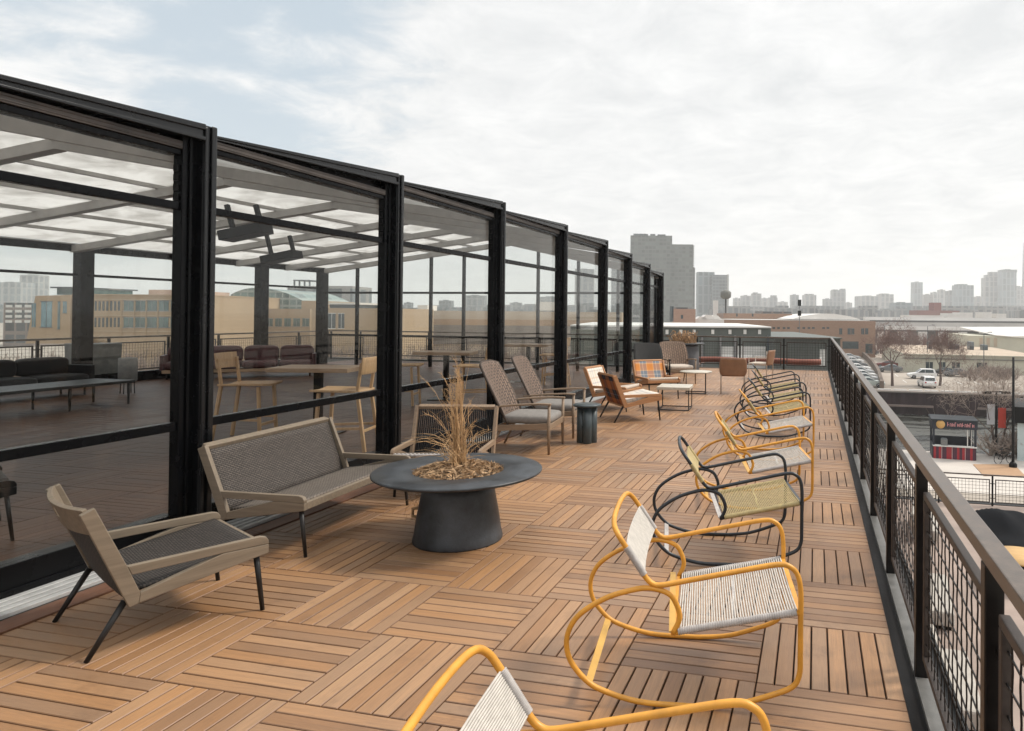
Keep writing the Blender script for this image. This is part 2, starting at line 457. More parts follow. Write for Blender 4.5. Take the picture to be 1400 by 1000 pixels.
rail_run('deck_railing', 'black mesh railing running straight across the far end of the wooden deck', (-19.0, 23.62, 0), (.04, 23.62, 0), 1.42, 1, h=1.08)
rail_run('deck_railing', 'black mesh railing beyond the glass pavilion in front of the tan brick building', (-18.75, -1.0, 0), (-18.75, 23.5, 0), 1.75, 1, h=1.07, kerb=False)

# ================================================================== GLASS PAVILION
pav = thing('glass_pavilion', 'long black framed glass pavilion with stepped telescoping bays beside the deck', 'pavilion', (-5.24, 3.23, 0), -math.atan(WK))
PY = [-3.4, -1.2, 1.396, 3.955, 6.615, 9.285, 11.834, 13.88, 15.809, 17.473]     # local y of the bay posts
HN = [None, 3.05, 3.13, 3.204, 3.321, 3.376, 3.372, 3.287, 3.167, 3.063]      # header height at the near end of each bay
HF = [None, 3.16, 3.253, 3.375, 3.485, 3.477, 3.455, 3.336, 3.216, 3.07]     # at the far end (post)
PO = .12
FARX = -11.95
BW = [.235]*6 + [.22, .21, .20, .20]
for i in range(1, 10):
    ya, yb = PY[i-1], PY[i]; hn, hf = HN[i], HF[i]
    # post: deep body + projecting outer flange
    m = MB(); w = BW[i]
    m.bx(-.055, .035, yb-w, yb-.02, 0, hf-.10)
    m.bx(.035, .055, yb-w+.05, yb-w+.075, 0, hf-.10)
    m.build('post', M['frame'], pav, bevel=.006)
    m = MB(); m.bx(-.05, PO-.02, yb-.110, yb, 0, hf); m.bx(PO-.02, PO, yb-.110, yb-.088, 0, hf-.02); m.bx(PO-.02, PO, yb-.05, yb-.0, 0, hf)
    m.build('post_flange', M['flange'], pav, bevel=.010)
    # eaves bar rising to the post top, projecting more towards the post
    def sl(y): return (y-ya)/(yb-ya)
    m = MB()
    def eb(x0, x1, z0, z1, z0b, z1b, xb0, xb1, yA, yB):
        k = m.add([(x0, yA, z0), (x1, yA, z0), (x1, yA, z1), (x0, yA, z1), (xb0, yB, z0b), (xb1, yB, z0b), (xb1, yB, z1b), (xb0, yB, z1b)])
        for q in ((0, 1, 2, 3), (7, 6, 5, 4), (0, 4, 5, 1), (1, 5, 6, 2), (2, 6, 7, 3), (3, 7, 4, 0)): m.face([k+j for j in q])
    eb(-.09, .035, hn-.035, hn, hf-.13, hf-.0, -.09, PO-.02, ya, yb-.110)
    eb(.035, .05, hn-.02, hn, hf-.045, hf, PO-.02, PO, ya, yb-.110)
    eb(.035, .05, hn-.035, hn-.027, hf-.13, hf-.10, PO-.02, PO, ya, yb-.110)
    m.build('eaves_bar', M['flange'], pav, bevel=.006)
    m = MB(); eb(-.085, -.045, hn-.04, hn-.036, hn-.04, hf-.131, -.085, -.045, ya, yb-.112); m.bx(-.085, -.045, ya, yb-w-.002, hn-.145+.109, hn-.041)
    m.build('eaves_infill', M['frame'], pav)
    hd = hn-.145
    m = MB(); m.bx(-.10, .02, ya, yb-w, hd, hd+.045)
    m.build('header_rail', M['frame'], pav, bevel=.006)
    m = MB(); m.bx(-.10, .034, ya, yb-w, hd+.047, hd+.108); m.bx(.034, .040, ya, yb-w, hd+.060, hd+.066); m.bx(.034, .040, ya, yb-w, hd+.088, hd+.094)
    m.build('header_rail', M['header'], pav, bevel=.003)
    m = MB(); m.bx(-.05, .012, ya, yb-w, 2.585+.004*i-.03, 2.585+.004*i+.03); m.build('upper_rail', M['frame'], pav, bevel=.004)
    zl = .935-.007*i
    m = MB(); m.bx(-.05, .016, ya, yb-w, zl-.068, zl); m.build('lower_rail', M['frame'], pav, bevel=.004)
    m = MB(); m.bx(-.10, .03, ya, yb-w, .02, .215); m.bx(.03, .05, ya, yb-w, .02, .07); m.build('base_rail', M['frame'], pav, bevel=.006)
    m = MB(); m.bx(-.03, -.022, ya+.0, yb-w, .21, hd+.01); m.build('glass_pane', M['glass'], pav)
    # hanging hinges/latch bits on the post side
    m = MB()
    for q in range(5): m.box((-.01, yb-w-.012, hd-.10-.075*q), (.04, .02, .05))
    m.build('latch_stack', M['black'], pav)
    # roof: two pitches with a ridge, translucent sheets on purlins
    rz = 4.07+.012*i; rx = -4.95; fz = 3.32
    ez = hd+.10
    for nm, (xa, za, xb, zb) in dict(near=(0.0, ez, rx, rz), far=(rx, rz, FARX, fz)).items():
        m = MB(); L = math.hypot(xb-xa, zb-za)
        m.quad((xa, ya, za), (xb, ya, zb), (xb, yb, zb), (xa, yb, za), [(0, 0), (L, 0), (L, yb-ya), (0, yb-ya)])
        m.build('roof_sheet', M['nearroof' if nm == 'near' else 'poly'], pav, solid=.02, solid_off=1)
        if nm == 'near':
            m = MB(); m.bar((xa, yb-.12, za-.09), (xb, yb-.12, zb-.15), .17, .13); m.build('rafter', M['steelgrey'], pav)
            continue
        k = 5
        for q in range(k+1):
            t = q/k
            x, z = xa+(xb-xa)*t, za+(zb-za)*t-.045
            if nm == 'near' and q == 0: continue
            m = MB(); m.bx(x-.035, x+.035, ya, yb, z-.03, z+.035); m.build('purlin', M['steelgrey'], pav)
        m = MB(); m.bar((xa, yb-.12, za-.15), (xb, yb-.12, zb-.15), .17, .15); m.build('rafter', M['steelgrey'], pav, bevel=.004)
# far side wall
fy = [-3.4, -1.1, 1.75, 4.4, 7.05, 9.42-.02, 12.14, 14.7, 17.42]
fy = [-4.0, -1.2, 1.4, 4.1, 6.75, 9.40, 12.12, 14.70, 17.36]
for i, y in enumerate(fy):
    m = MB(); m.bx(FARX-.12, FARX+.14, y-.30/2, y+.30/2, 0, 3.28); m.build('post', M['frame'], pav, bevel=.006)
for a, b in zip(fy, fy[1:]):
    m = MB(); m.bx(FARX-.06, FARX+.06, a+.15, b-.15, 0.0, .24); m.build('base_rail', M['frame'], pav, bevel=.004)
    m = MB(); m.bx(FARX-.04, FARX+.04, a+.15, b-.15, 2.555, 2.615); m.build('upper_rail', M['frame'], pav)
    m = MB(); m.bx(FARX-.06, FARX+.06, a+.15, b-.15, 3.12, 3.28); m.build('header_rail', M['frame'], pav)
    m = MB(); m.bx(FARX-.005, FARX+.005, a+.15, b-.15, .24, 3.12); m.build('glass_pane', M['glass'], pav)
# far gable wall with slim mullions
gy = 17.36
mx = [-11.9, -10.55, -9.3, -7.75, -6.55, -5.25, -3.95, -2.6, -1.3, -.12]
def roofz(x):
    rz = 4.07+.012*9; ez = 3.03
    return ez+(rz-ez)*(-x/4.95) if x > -4.95 else rz+(3.32-rz)*((-x-4.95)/7.0)
for x in mx:
    m = MB(); m.bx(x-.04, x+.04, gy-.05, gy+.05, 0, roofz(x)-.06); m.build('mullion', M['frame'], pav)
for a, b in zip(mx, mx[1:]):
    for z in (1.0, 2.44):
        m = MB(); m.bx(a+.04, b-.04, gy-.04, gy+.04, z-.035, z+.035); m.build('transom', M['frame'], pav)
    m = MB(); k = m.add([(a+.04, gy, .05), (b-.04, gy, .05), (b-.04, gy, roofz(b)-.08), (a+.04, gy, roofz(a)-.08)]); m.face([k, k+1, k+2, k+3])
    m.build('glass_pane', M['glass'], pav, solid=.008)
# dark door leaf at the far end and pale track at the foot
m = MB(); m.bx(-.10, -.04, 16.30, 16.95, 0.02, 2.55); m.build('door', M['black'], pav, bevel=.004)
m = MB()
for q in range(4): m.bx(.058+.07*q, .104+.07*q, -4.5, 17.6, .0085, .034)
m.build('floor_track', M['alu'], pav, bevel=.003)
m = MB(); m.bx(.05, .335, -4.5, 17.6, -.01, .008); m.build('track_bed', M['legs'], pav)

# ceiling heaters hanging inside (two black boxes on arms)
heat_p = []
def heater(px, py, d, label, rz):
    p = far(px, py, d)
    t = thing('ceiling_heater', label, 'heater', p, rz, 'black heaters under the pavilion roof')
    m = MB(); m.box((0, 0, 0), (.66, .36, .15), rot=Matrix.Rotation(rad(-12), 3, 'Y')); m.build('housing', M['black'], t, bevel=.01)
    m = MB(); m.bar((-.20, 0, .05), (-.30, 0, .42), .06, .06); m.bar((.25, 0, .05), (.15, 0, .42), .06, .06); m.build('bracket', M['black'], t)
    return t
heater(336, 318, 10.6, 'angled black heater box under the sloping roof, the higher of the two', .2)
heater(385, 352, 13.5, 'black heater box on brackets near the far eaves of the pavilion, lower than its twin', .2)

# ================================================================== FURNITURE
# ---------- low lounge chair / sofa family (x forward, rear foot at x = 0)
def lounge(name, label, cat, w, frame, panel, seat, group=None, variant='curved', legs='legs', cushions=False):
    t = thing(name, label, cat, group=group); fm = M[frame]; h = w/2
    back = [(-.045, .755), (.015, .782), (.154, .452), (.212, .300), (.205, .245), (.164, .236)]
    arm = [(.154, .4515), (.80, .4515), (.832, .442), (.846, .42), (.846, .400), (.60, .405), (.1745, .402)]
    rail = [(.2120, .3005), (.60, .4035), (.846, .398), (.846, .345), (.2055, .246)]
    for s in (-1, 1):
        y = s*h-(.018 if s > 0 else -.018)-.018
        m = MB(); m.prism(back, y, .036); m.build('back_post', fm, t, bevel=.004)
        m = MB(); m.prism(arm, y+.001, .034); m.prism(rail, y+.001, .034); m.build('arm_frame', fm, t, bevel=.004)
        yl = s*(h-.045)
        m = MB(); m.tube([(-.002, yl, 0), (.155, yl, .262)], [.0125, .017], 10); m.build('leg', M[legs], t)
        m = MB(); m.tube([(.832, yl, 0), (.79, yl, .355)], [.0125, .017], 10); m.build('leg', M[legs], t)
    hi = h-.038
    if variant == 'curved':
        def bow(y): return .055*(1-(y/hi)**2)
        def tb(u, v):
            y = -hi+2*hi*u; q = -.105+v*.150
            return (-.006-bow(y)-.36*q, y, .735+q*.92-.010*bow(y)/.055)
        m = MB(); m.grid(tb, 20, 5, skip={(9, 2), (10, 2), (9, 3), (10, 3)}, smooth=False); m.build('head_board', fm, t, solid=.024, bevel=.003)
        def bk(u, v):
            y = -hi+2*hi*u; z = .27+v*.385; x = .183-(z-.245)*.375-.006
            return (x-bow(y)*(.15+.85*v)*.92, y, z)
        m = MB(); m.grid(bk, 14, 10, 2*hi, .47); m.build('back_panel', M[panel], t, solid=.016)
    else:
        m = MB(); m.bar((-.015, -hi, .764), (-.015, hi, .764), .055, .036, up=(.4, 0, 1)); m.build('top_rail', fm, t, bevel=.005)
        m = MB(); m.bar((.185, -hi, .262), (.185, hi, .262), .05, .036); m.build('bottom_rail', fm, t, bevel=.005)
        if variant == 'rope':
            m = MB(); k = int(2*hi/.021)
            for i in range(k):
                y = -hi+.012+(2*hi-.024)*i/(k-1)
                m.tube([(-.004, y, .75), (.07, y, .53), (.178, y, .27)], .0075, 6, caps=False)
            m.build('back_panel', M['blackfab'], t)
        else:
            def bk(u, v):
                y = -hi+2*hi*u; z = .28+v*.47; x = .186-(z-.245)*.375
                return (x-.014*math.sin(math.pi*u)*math.sin(math.pi*v), y, z)
            m = MB(); m.grid(bk, 16, 8, 2*hi, .5); m.build('back_panel', M[panel], t, solid=.03 if cushions else .014, bevel=0)
    m = MB(); m.bar((.825, -hi, .372), (.825, hi, .372), .036, .055); m.build('front_rail', fm, t, bevel=.005)
    m = MB(); m.bar((.21, -hi, .268), (.21, hi, .268), .03, .03); m.bar((.50, -hi, .292), (.50, hi, .292), .03, .022); m.build('cross_bar', M[legs], t)
    def st(u, v):
        x = .205+v*.605; z = .310+v*.092
        return (x, -hi+2*hi*u, z-.026*math.sin(math.pi*u)*math.sin(math.pi*min(1, v*1.05)))
    m = MB(); m.grid(st, 14, 12, 2*hi, .62)
    m.build('seat_panel', M[seat], t, solid=.06 if cushions else .018, solid_off=1 if cushions else 0)
    if variant == 'rope':
        m = MB(); m.tube([(.842, -hi+(2*hi)*i/60, .395+.006*math.sin(i*2.2)) for i in range(61)], .017, 8); m.build('front_rope_roll', M['cordg'], t)
    return t
ch = lounge('lounge_chair', 'low grey teak lounge chair with dark woven seat and curved slotted head board', 'chair', .80, 'greywood', 'ropedark', 'ropedark')
c0 = Vector((-4.312, 2.9435, 0)); place(ch, c0, math.atan2(.746, .369))
sf = lounge('lounge_sofa', 'two seat grey teak sofa with charcoal woven back and brown woven seat against the glass', 'sofa', 1.50, 'greywood', 'rope', 'ropeseat', variant='flat')
place(sf, (-4.88, 5.02, 0), rad(3.0))
rp = lounge('lounge_chair', 'rope backed grey teak lounge chair half hidden behind the round fire table', 'chair', .90, 'chairwood', 'rope', 'ropeseat', variant='rope')
rp_f = Vector((.228, -.974, 0)); place(rp, Vector((-4.14, 6.76, 0)), math.atan2(-.974, .228)); rp.scale = (.84, .98, 1.02)

# ---------- round fire table with dry grass
fc = Vector((-3.165, 5.03, 0))
ft = thing('fire_table', 'round dark concrete table on a flared cone base with dried grass in its centre', 'table', fc)
m = MB(); m.lathe([(.345, 0), (.347, .012), (.335, .06), (.315, .20), (.285, .36), (.262, .505)], n=56); m.build('cone_base', M['concrete'], ft)
m = MB(); m.lathe([(.255, .506), (.57, .512), (.640, .520), (.654, .530), (.654, .540), (.646, .546), (.36, .546), (.345, .535), (.335, .500), (.0, .500)], n=72, cap=False)
m.build('table_top', M['concrete'], ft)
gp = MB(); rr = random.Random(3)
for i in range(125):
    a = rr.random()*6.283; tall = i < 74
    r0 = (.055 if tall else .10)*rr.random()**.6
    h = (.34+.63*rr.random()**1.7) if tall else rr.uniform(.16, .42)
    lean = abs(rr.gauss(0, .10)) if tall else rr.uniform(.12, .44)
    b = rr.random()*6.283 if rr.random() < .5 else rr.gauss(3.3, .6)
    p0 = Vector((r0*math.cos(a), r0*math.sin(a), .52)); dr = Vector((math.cos(b), math.sin(b), 0))
    droop = rr.uniform(0, .14) if tall else .28
    P = [p0+dr*lean*(t**2.6)+Vector((.006*math.sin(9*t+i), .006*math.cos(7*t+i), h*(t-droop*t**5))) for t in (0, .2, .4, .6, .8, .9, 1)]
    gp.tube(P, [.0024, .0024, .0021, .0019, .0015, .0012, .0007], 3, caps=False)
    if tall and rr.random() < .6:               # feathery seed head
        for q in range(16):
            t = .70+.30*q/15; c = p0+dr*lean*(t**2.6)+Vector((0, 0, h*(t-droop*t**5))); e = c+dr*rr.uniform(0, .03)+Vector((rr.uniform(-.022, .022), rr.uniform(-.022, .022), rr.uniform(-.01, .05)))
            gp.tube([c, e], [.0016, .0006], 3, caps=False)
    if rr.random() < .35:                        # leaf blade
        k = rr.uniform(.2, .6); c = P[2].lerp(P[3], k); b2 = rr.random()*6.283; d2 = Vector((math.cos(b2), math.sin(b2), 0)); l_ = rr.uniform(.1, .28)
        gp.tube([c, c+d2*l_*.5+Vector((0, 0, l_*.5)), c+d2*l_+Vector((0, 0, l_*.25))], [.002, .002, .0006], 3, caps=False)
gr = tag(gp.build('dry_grass_plant', M['straw'], fixn=False), 'tall tuft of dried straw coloured grass standing in the round fire table', 'plant'); gr.location = fc
lv = MB()
for i in range(1900):
    a = rr.random()*6.283; r0 = .345*math.sqrt(rr.random()); z = .520+.075*(1-(r0/.36)**2)*(.3+.7*rr.random())+.008
    c = Vector((r0*math.cos(a), r0*math.sin(a), z)); u = Vector((rr.uniform(-1, 1), rr.uniform(-1, 1), rr.uniform(-.45, .45))).normalized()
    v = u.orthogonal(); v = Matrix.Rotation(rr.random()*6.28, 3, u) @ v; s1, s2 = rr.uniform(.012, .055), rr.choice((.0018, .003, .006))
    lv.quad(c-u*s1, c+v*s2, c+u*s1, c-v*s2)
l2 = tag(lv.build('dead_leaf_litter', M['leaf'], fixn=False), 'bed of dead brown leaves filling the bowl of the fire table', 'leaf litter', kind='stuff'); l2.location = fc
# withered sprig drooping from a hose bracket at the cone's side
sp = MB()
for i in range(34):
    x, y = rr.uniform(-.05, .05), rr.uniform(-.03, .03)
    p = Vector((x, y, rr.uniform(.12, .40))); q = p+Vector((rr.uniform(-.05, .05), rr.uniform(-.05, .05), rr.uniform(-.10, .12)))
    sp.tube([p, (p+q)/2+Vector((rr.uniform(-.02, .02), 0, .01)), q], [.002, .0018, .0007], 3, caps=False)
sp.tube([(.03, 0, .16), (-.02, 0, .16), (-.02, 0, .22), (.06, 0, .24)], .014, 6)
s2 = tag(sp.build('withered_sprig', M['leaf'], fixn=False), 'withered brown sprig hanging at the foot of the fire table', 'plant'); s2.location = fc+Vector((-.345, -.06, 0))

# ---------- high back wicker armchairs
def rbox(m, c, size, r=.04, n=3):
    """rounded soft box"""
    hx, hy, hz = size[0]/2, size[1]/2, size[2]/2; nu, nv = 20, 10
    b = []
    for j in range(nv+1):
        ph = -math.pi/2+math.pi*j/nv
        for i in range(nu):
            th = 2*math.pi*i/nu
            e = .28; cs = lambda w, p: math.copysign(abs(w)**p, w)
            b.append((c[0]+hx*cs(math.cos(ph), .35)*cs(math.cos(th), e), c[1]+hy*cs(math.cos(ph), .35)*cs(math.sin(th), e), c[2]+hz*cs(math.sin(ph), .55)))
    k = m.add(b)
    for j in range(nv):
        for i in range(nu):
            m.face([k+j*nu+i, k+j*nu+(i+1) % nu, k+(j+1)*nu+(i+1) % nu, k+(j+1)*nu+i], None, True)
def wicker_chair(name, label, wk, wd, group=None, top=1.14, cush='cushion', arms=True):
    t = thing(name, label, 'chair', group=group); wm = M[wd]     # x forward; front feet at x=0
    for s in (-1, 1):
        m = MB(); m.tube([(0, s*.372, 0), (-.004, s*.372, .30), (0, s*.372, .625)], [.015, .021, .019], 10); m.build('leg', wm, t)
        m = MB(); m.tube([(-.80, s*.30, 0), (-.64, s*.30, .33)], [.014, .021], 10); m.build('leg', wm, t)
        m = MB()
        P = [(-.74, s*.355, .585), (-.45, s*.376, .618), (-.12, s*.380, .637), (.025, s*.376, .634)]
        for a, b in zip(P, P[1:]): m.bar(a, b, .052, .024)
        m.build('armrest', wm, t, bevel=.006)
        m = MB(); m.bar((-.70, s*.335, .315), (0, s*.362, .355), .030, .075); m.build('side_rail', wm, t, bevel=.004)
    m = MB(); m.bar((0, -.36, .345), (0, .36, .345), .03, .075); m.bar((-.68, -.33, .315), (-.68, .33, .315), .03, .07); m.build('front_rail', wm, t, bevel=.004)
    m = MB(); rbox(m, (-.315, 0, .425), (.66, .69, .125)); o = m.build('seat_cushion', M[cush], t)
    o.rotation_euler = (0, 0, 0)
    def bk(u, v):
        s = 2*u-1
        wid = (.335+.045*math.sin(math.pi*min(1, v*.9)))*(1-.0*v)
        zt = top*(1-.030*max(0, abs(s)-.45)**1.5/.41)
        z = .36+v*(zt-.36)
        if v > .8: wid *= 1-.035*((v-.8)/.2)**2
        x = -.63-.30*v-.05*v*v+.085*abs(s)**2.2*(1-.3*v)
        return (x, s*wid, z)
    m = MB(); m.grid(bk, 18, 20, .72, .82); m.build('wicker_back', M[wk], t, solid=.028)
    # rolled edge
    P = [bk(0, j/20) for j in range(21)]+[bk(i/18, 1) for i in range(1, 18)]+[bk(1, 1-j/20) for j in range(21)]
    m = MB(); m.tube(P, .016, 8); m.build('back_rim', M[wk], t)
    return t
wf = math.atan2(.12, .99)
w1 = wicker_chair('wicker_armchair', 'high backed brown wicker armchair with grey cushion, nearer the fire table', 'wicker', 'chairwood', 'brown wicker armchairs by the glass')
place(w1, (-3.735, 8.65, 0), wf)
w2 = copy_tree(w1); place(w2, (-3.83, 9.83, 0), wf, 'high backed brown wicker armchair with grey cushion, nearer the plaid chairs')

# ---------- clustered-cylinder side table
t = thing('side_table', 'small dark green round table on a cluster of cylinders beside the wicker chairs', 'table', (-3.50, 9.22, 0))
m = MB(); m.lathe([(.0, .505), (.188, .505), (.196, .512), (.196, .528), (.188, .534), (.0, .534)], n=40, cap=False); m.build('table_top', M['sidetable'], t)
for k in range(4):
    a = k*math.pi/2+.35
    m = MB(); m.lathe([(.062, 0), (.066, .004), (.066, .504)], (.075*math.cos(a), .075*math.sin(a), 0), n=22); m.build('leg', M['sidetable'], t)

# ---------- plaid lounge chairs
def plaid(label, mat, loc, rz):
    p = lounge('plaid_lounge_chair', label, 'chair', .76, 'orangewood', mat, 'cushionlight' if mat != 'plaid_dark' else 'plaid_light', 'plaid lounge chairs around the small square table', variant='flat', cushions=True)
    place(p, loc, rz); return p
plaid('low teak chair seen from behind with navy and orange plaid back', 'plaid_dark', (-3.83, 11.27, 0), rad(38))
plaid('low teak chair with cream and grey plaid back against the glass', 'plaid_light', (-4.55, 12.75, 0), rad(-8))
plaid('low teak chair with bright orange and blue plaid back facing the camera', 'plaid_orange', (-4.02, 15.0, 0), rad(-52))

# ---------- wire frame tables
def wire_table(label, loc, w, d, h, top, rz=0, ring=False):
    t = thing('coffee_table', label, 'table', loc, rz); r = .0085
    if ring:
        m = MB(); m.lathe([(0, h-.028), (w/2-.006, h-.028), (w/2, h-.02), (w/2, h-.006), (w/2-.006, h), (0, h)], n=40, cap=False)
    else:
        m = MB(); m.bx(-w/2, w/2, -d/2, d/2, h-.055, h)
    m.build('table_top', M[top], t, bevel=0 if ring else .006)
    a, b = (w*.30, d*.30) if ring else (w*.46, d*.44)
    m = MB()
    for x in (-a, a): m.bx(x-r, x+r, -b-r, b+r, .004, .004+2*r); 
    for y in (-b, b): m.bx(-a+r, a-r, y-r, y+r, .004, .004+2*r)
    m.build('base_frame', M['legs'], t)
    zt = h-(.028 if ring else .055)
    for x in (-a, a):
        for y in (-b, b):
            m = MB(); m.bx(x-r, x+r, y-r, y+r, .004+2*r, zt); m.build('leg', M['legs'], t)
    return t
wire_table('square pale topped coffee table on a thin black frame among the plaid chairs', (-3.0, 12.99, 0), .62, .66, .44, 'marble', rad(4))
wire_table('round pale side table on a thin frame in front of the far planter', (-3.07, 15.75, 0), .74, .74, .50, 'marble', rad(10), ring=True)

# ---------- far seating
k1 = wicker_chair('wicker_armchair', 'black high backed wicker armchair against the dark pavilion post', 'wickerblack', 'black', 'armchairs near the far planter', top=1.02, cush='blackfab')
place(k1, (-4.35, 17.2, 0), rad(-62))
k2 = wicker_chair('wicker_armchair', 'tan high backed wicker armchair in front of the far drum planter', 'wickertan', 'chairwood', 'armchairs near the far planter', top=1.06, cush='cushionlight')
place(k2, (-3.75, 17.6, 0), rad(-62))
def dining(label, loc, rz, back='leathertan'):
    t = thing('dining_chair', label, 'chair', loc, rz, 'chairs with tan backs at the far end')
    for x, y in ((0, -.27), (0, .27), (-.52, -.27), (-.52, .27)):
        m = MB(); m.tube([(x, y, 0), (x, y, .80 if x < 0 else .60)], .012, 8); m.build('leg', M['cushionlight'], t)
    m = MB(); rbox(m, (-.25, 0, .43), (.56, .56, .08)); m.build('seat', M['cushionlight'], t)
    def bk(u, v):
        s = 2*u-1; w = .31*(1-.10*max(0, v-.75)/.25-.13*max(0, .25-v)/.25)
        return (-.56+.05*s*s-.07*v, s*w, .40+v*.42)
    m = MB(); m.grid(bk, 12, 10, .6, .42); m.build('back_shell', M[back], t, solid=.022)
    for s in (-1, 1):
        m = MB(); m.bar((-.52, s*.285, .60), (.02, s*.285, .60), .035, .018); m.build('armrest', M['cushionlight'], t, bevel=.004)
    return t
dining('chair with a wide tan leather back turned to the camera', (-2.30, 16.35, 0), rad(98))
dining('narrow tan backed chair seen edge on beyond the wide tan one', (-2.15, 19.9, 0), rad(165))

# ---------- far drum planter
pl = thing('drum_planter', 'large blue grey drum planter with a flat rim and dried plants at the deck end', 'planter', (-4.45, 21.6, 0))
m = MB(); m.lathe([(.46, 0), (.50, .05), (.48, .55), (.46, .80), (.45, .86)], n=44); m.build('drum', M['drum'], pl)
m = MB(); m.lathe([(.46, .861), (.64, .866), (.65, .875), (.65, .90), (.64, .906), (.44, .906), (.42, .88), (0, .88)], n=48, cap=False); m.build('rim', M['concrete'], pl)
dp = MB()
for i in range(190):
    a, r0 = rr.random()*6.283, .42*math.sqrt(rr.random()); h = rr.uniform(.1, .42)
    p = Vector((r0*math.cos(a), r0*math.sin(a), .87)); q = p+Vector((rr.uniform(-.15, .15), rr.uniform(-.15, .15), h))
    dp.tube([p, (p+q)/2+Vector((0, 0, .03)), q], [.008, .007, .003], 3, caps=False)
    c = q
    for _ in range(2):
        u = Vector((rr.uniform(-1, 1), rr.uniform(-1, 1), rr.uniform(-1, 1)))*.035; v = u.orthogonal().normalized()*.02
        dp.quad(c-u, c+v, c+u, c-v)
o = tag(dp.build('dried_plant', M['driedplant'], fixn=False), 'clump of dried orange brown plants in the far drum planter', 'plant'); o.location = pl.location

# ================================================================== ROCKING CHAIRS
LOOP = [(-.571, .337), (-.542, .406), (-.557, .47), (-.595, .517), (-.685, .538), (-.792, .517), (-.885, .482), (-.978, .424), (-1.033, .365),
        (-1.06, .284), (-1.042, .195), (-.975, .113), (-.896, .066), (-.726, .021), (-.531, .013), (-.428, .014), (-.284, .03), (-.13, .078), (-.035, .120),
        (-.004, .176), (0, .26), (0, .40), (0, .54), (-.013, .616), (-.045, .654), (-.105, .664), (-.289, .626), (-.506, .578), (-.625, .553), (-.666, .558), (-.70, .588), (-.75, .662), (-.795, .728)]
def rocker(frame, cord, cordb, label):
    t = thing('rocking_chair', label, 'rocking chair', group='rocking chairs lined up along the railing'); W = .34
    a = [(x, -W, z) for x, z in LOOP]
    top = [(-.826, -W+.008, .772), (-.850, -W+.05, .802), (-.862, -.18, .815), (-.866, 0, .819), (-.862, .18, .815), (-.850, W-.05, .802), (-.826, W-.008, .772)]
    b = [(x, W, z) for x, z in LOOP[::-1]]
    m = MB(); m.tube(catmull(a+top+b, 4), .0125, 10); m.build('tube_frame', M[frame], t)
    m = MB()
    for y in (-W, W): m.tube([(-.571, y, .337), (-.40, y, .372), (-.20, y, .412), (-.004, y, .452)], .0105, 8)
    m.bar((-.571, -W, .337), (-.571, W, .337), .02, .02); m.bar((-.004, -W, .452), (-.004, W, .452), .022, .02)
    m.build('seat_frame', M[frame], t)
    m = MB(); m.bar((-.958, -W, .092), (-.958, W, .092), .034, .007, up=(.5, 0, 1)); m.bar((-.575, -W, .343), (-.60, W, .36), .03, .006); m.build('cross_strap', M['yellowpale' if frame == 'yellow' else 'cordg'], t)
    m = MB(); n = 46
    for i in range(n):
        x = -.548+.530*i/(n-1); z = .342+(x+.571)/.567*.115
        jit = R.uniform(-.0015, .0015)
        m.tube([(x, -W, z+.011), (x+jit, -W*.5, z+.004), (x, 0, z+.001), (x-jit, W*.5, z+.004), (x, W, z+.011)], .0043, 5, caps=False)
    m.build('seat_cords', M[cord], t)
    for y in (-W, W):
        P = []; k = 150; m = MB()
        for i in range(k+1):
            x = -.548+.530*i/k; z = .342+(x+.571)/.567*.115
            P.append((x, y, z))
        m.tube(P, [.0165+.0022*math.sin(i*2.1) for i in range(k+1)], 10)
        m.build('cord_wrap', M['cordg' if cord == 'cordw' else cord], t)
    m = MB(); m.bar((-.30, -W, .399), (-.27, W, .405), .012, .006); m.build('seat_spine', M['cordg' if cord == 'cordw' else 'cordk'], t)
    m = MB(); n = 20
    q0, q1 = Vector((-.705, 0, .598)), Vector((-.788, 0, .720))
    for i in range(n):
        c = q0.lerp(q1, i/(n-1))
        m.tube([(c.x, -W, c.z), (c.x-.012, -W*.4, c.z-.006), (c.x-.014, 0, c.z-.007), (c.x-.012, W*.4, c.z-.006), (c.x, W, c.z)], .0040, 5, caps=False)
    m.build('back_cords', M[cordb], t)
    for y in (-W, W):
        m = MB(); m.tube([(q0.lerp(q1, i/80).x, y, q0.lerp(q1, i/80).z) for i in range(81)], [.0160+.002*math.sin(i*2.1) for i in range(81)], 8)
        m.build('cord_wrap', M['cordg' if cordb == 'cordw' else cordb], t)
    return t
def rock_at(o, nx, ny, deg, label=None):
    a = rad(deg); off = Vector((math.sin(a)*.34, -math.cos(a)*.34, 0))
    return place(o, Vector((nx, ny, 0))-off, a, label)
ry = rocker('yellow', 'cordw', 'cordw', 'yellow rocking chair with white cord back, closest of all to the camera')
rock_at(ry, -.45, 1.36, 8)
rock_at(copy_tree(ry), -.477, 3.20, 9, 'whole yellow rocking chair with white cord seat and back beside the nearest railing panels')
rk = rocker('tube', 'cordk', 'cordk', 'dark framed rocking chair with khaki cord seat standing between two yellow ones')
rock_at(rk, -.505, 5.06, 12)
r3 = rocker('yellow', 'cordw', 'cordk', 'yellow rocking chair with grey seat and khaki back just beyond the single dark one')
rock_at(r3, -.436, 6.54, 11)
rock_at(copy_tree(r3), -.43, 8.75, 11, 'farthest yellow rocking chair, with khaki back, right before the three dark ones')
rock_at(copy_tree(rk), -.48, 10.45, 10, 'dark rocking chair with khaki seat directly behind the farthest yellow one')
rock_at(copy_tree(rk), -.56, 11.95, 9, 'middle one of the three dark rocking chairs at the far end of the row')
rock_at(copy_tree(rk), -.70, 13.6, 9, 'last rocking chair in the row, dark with brown cord back near the deck end')

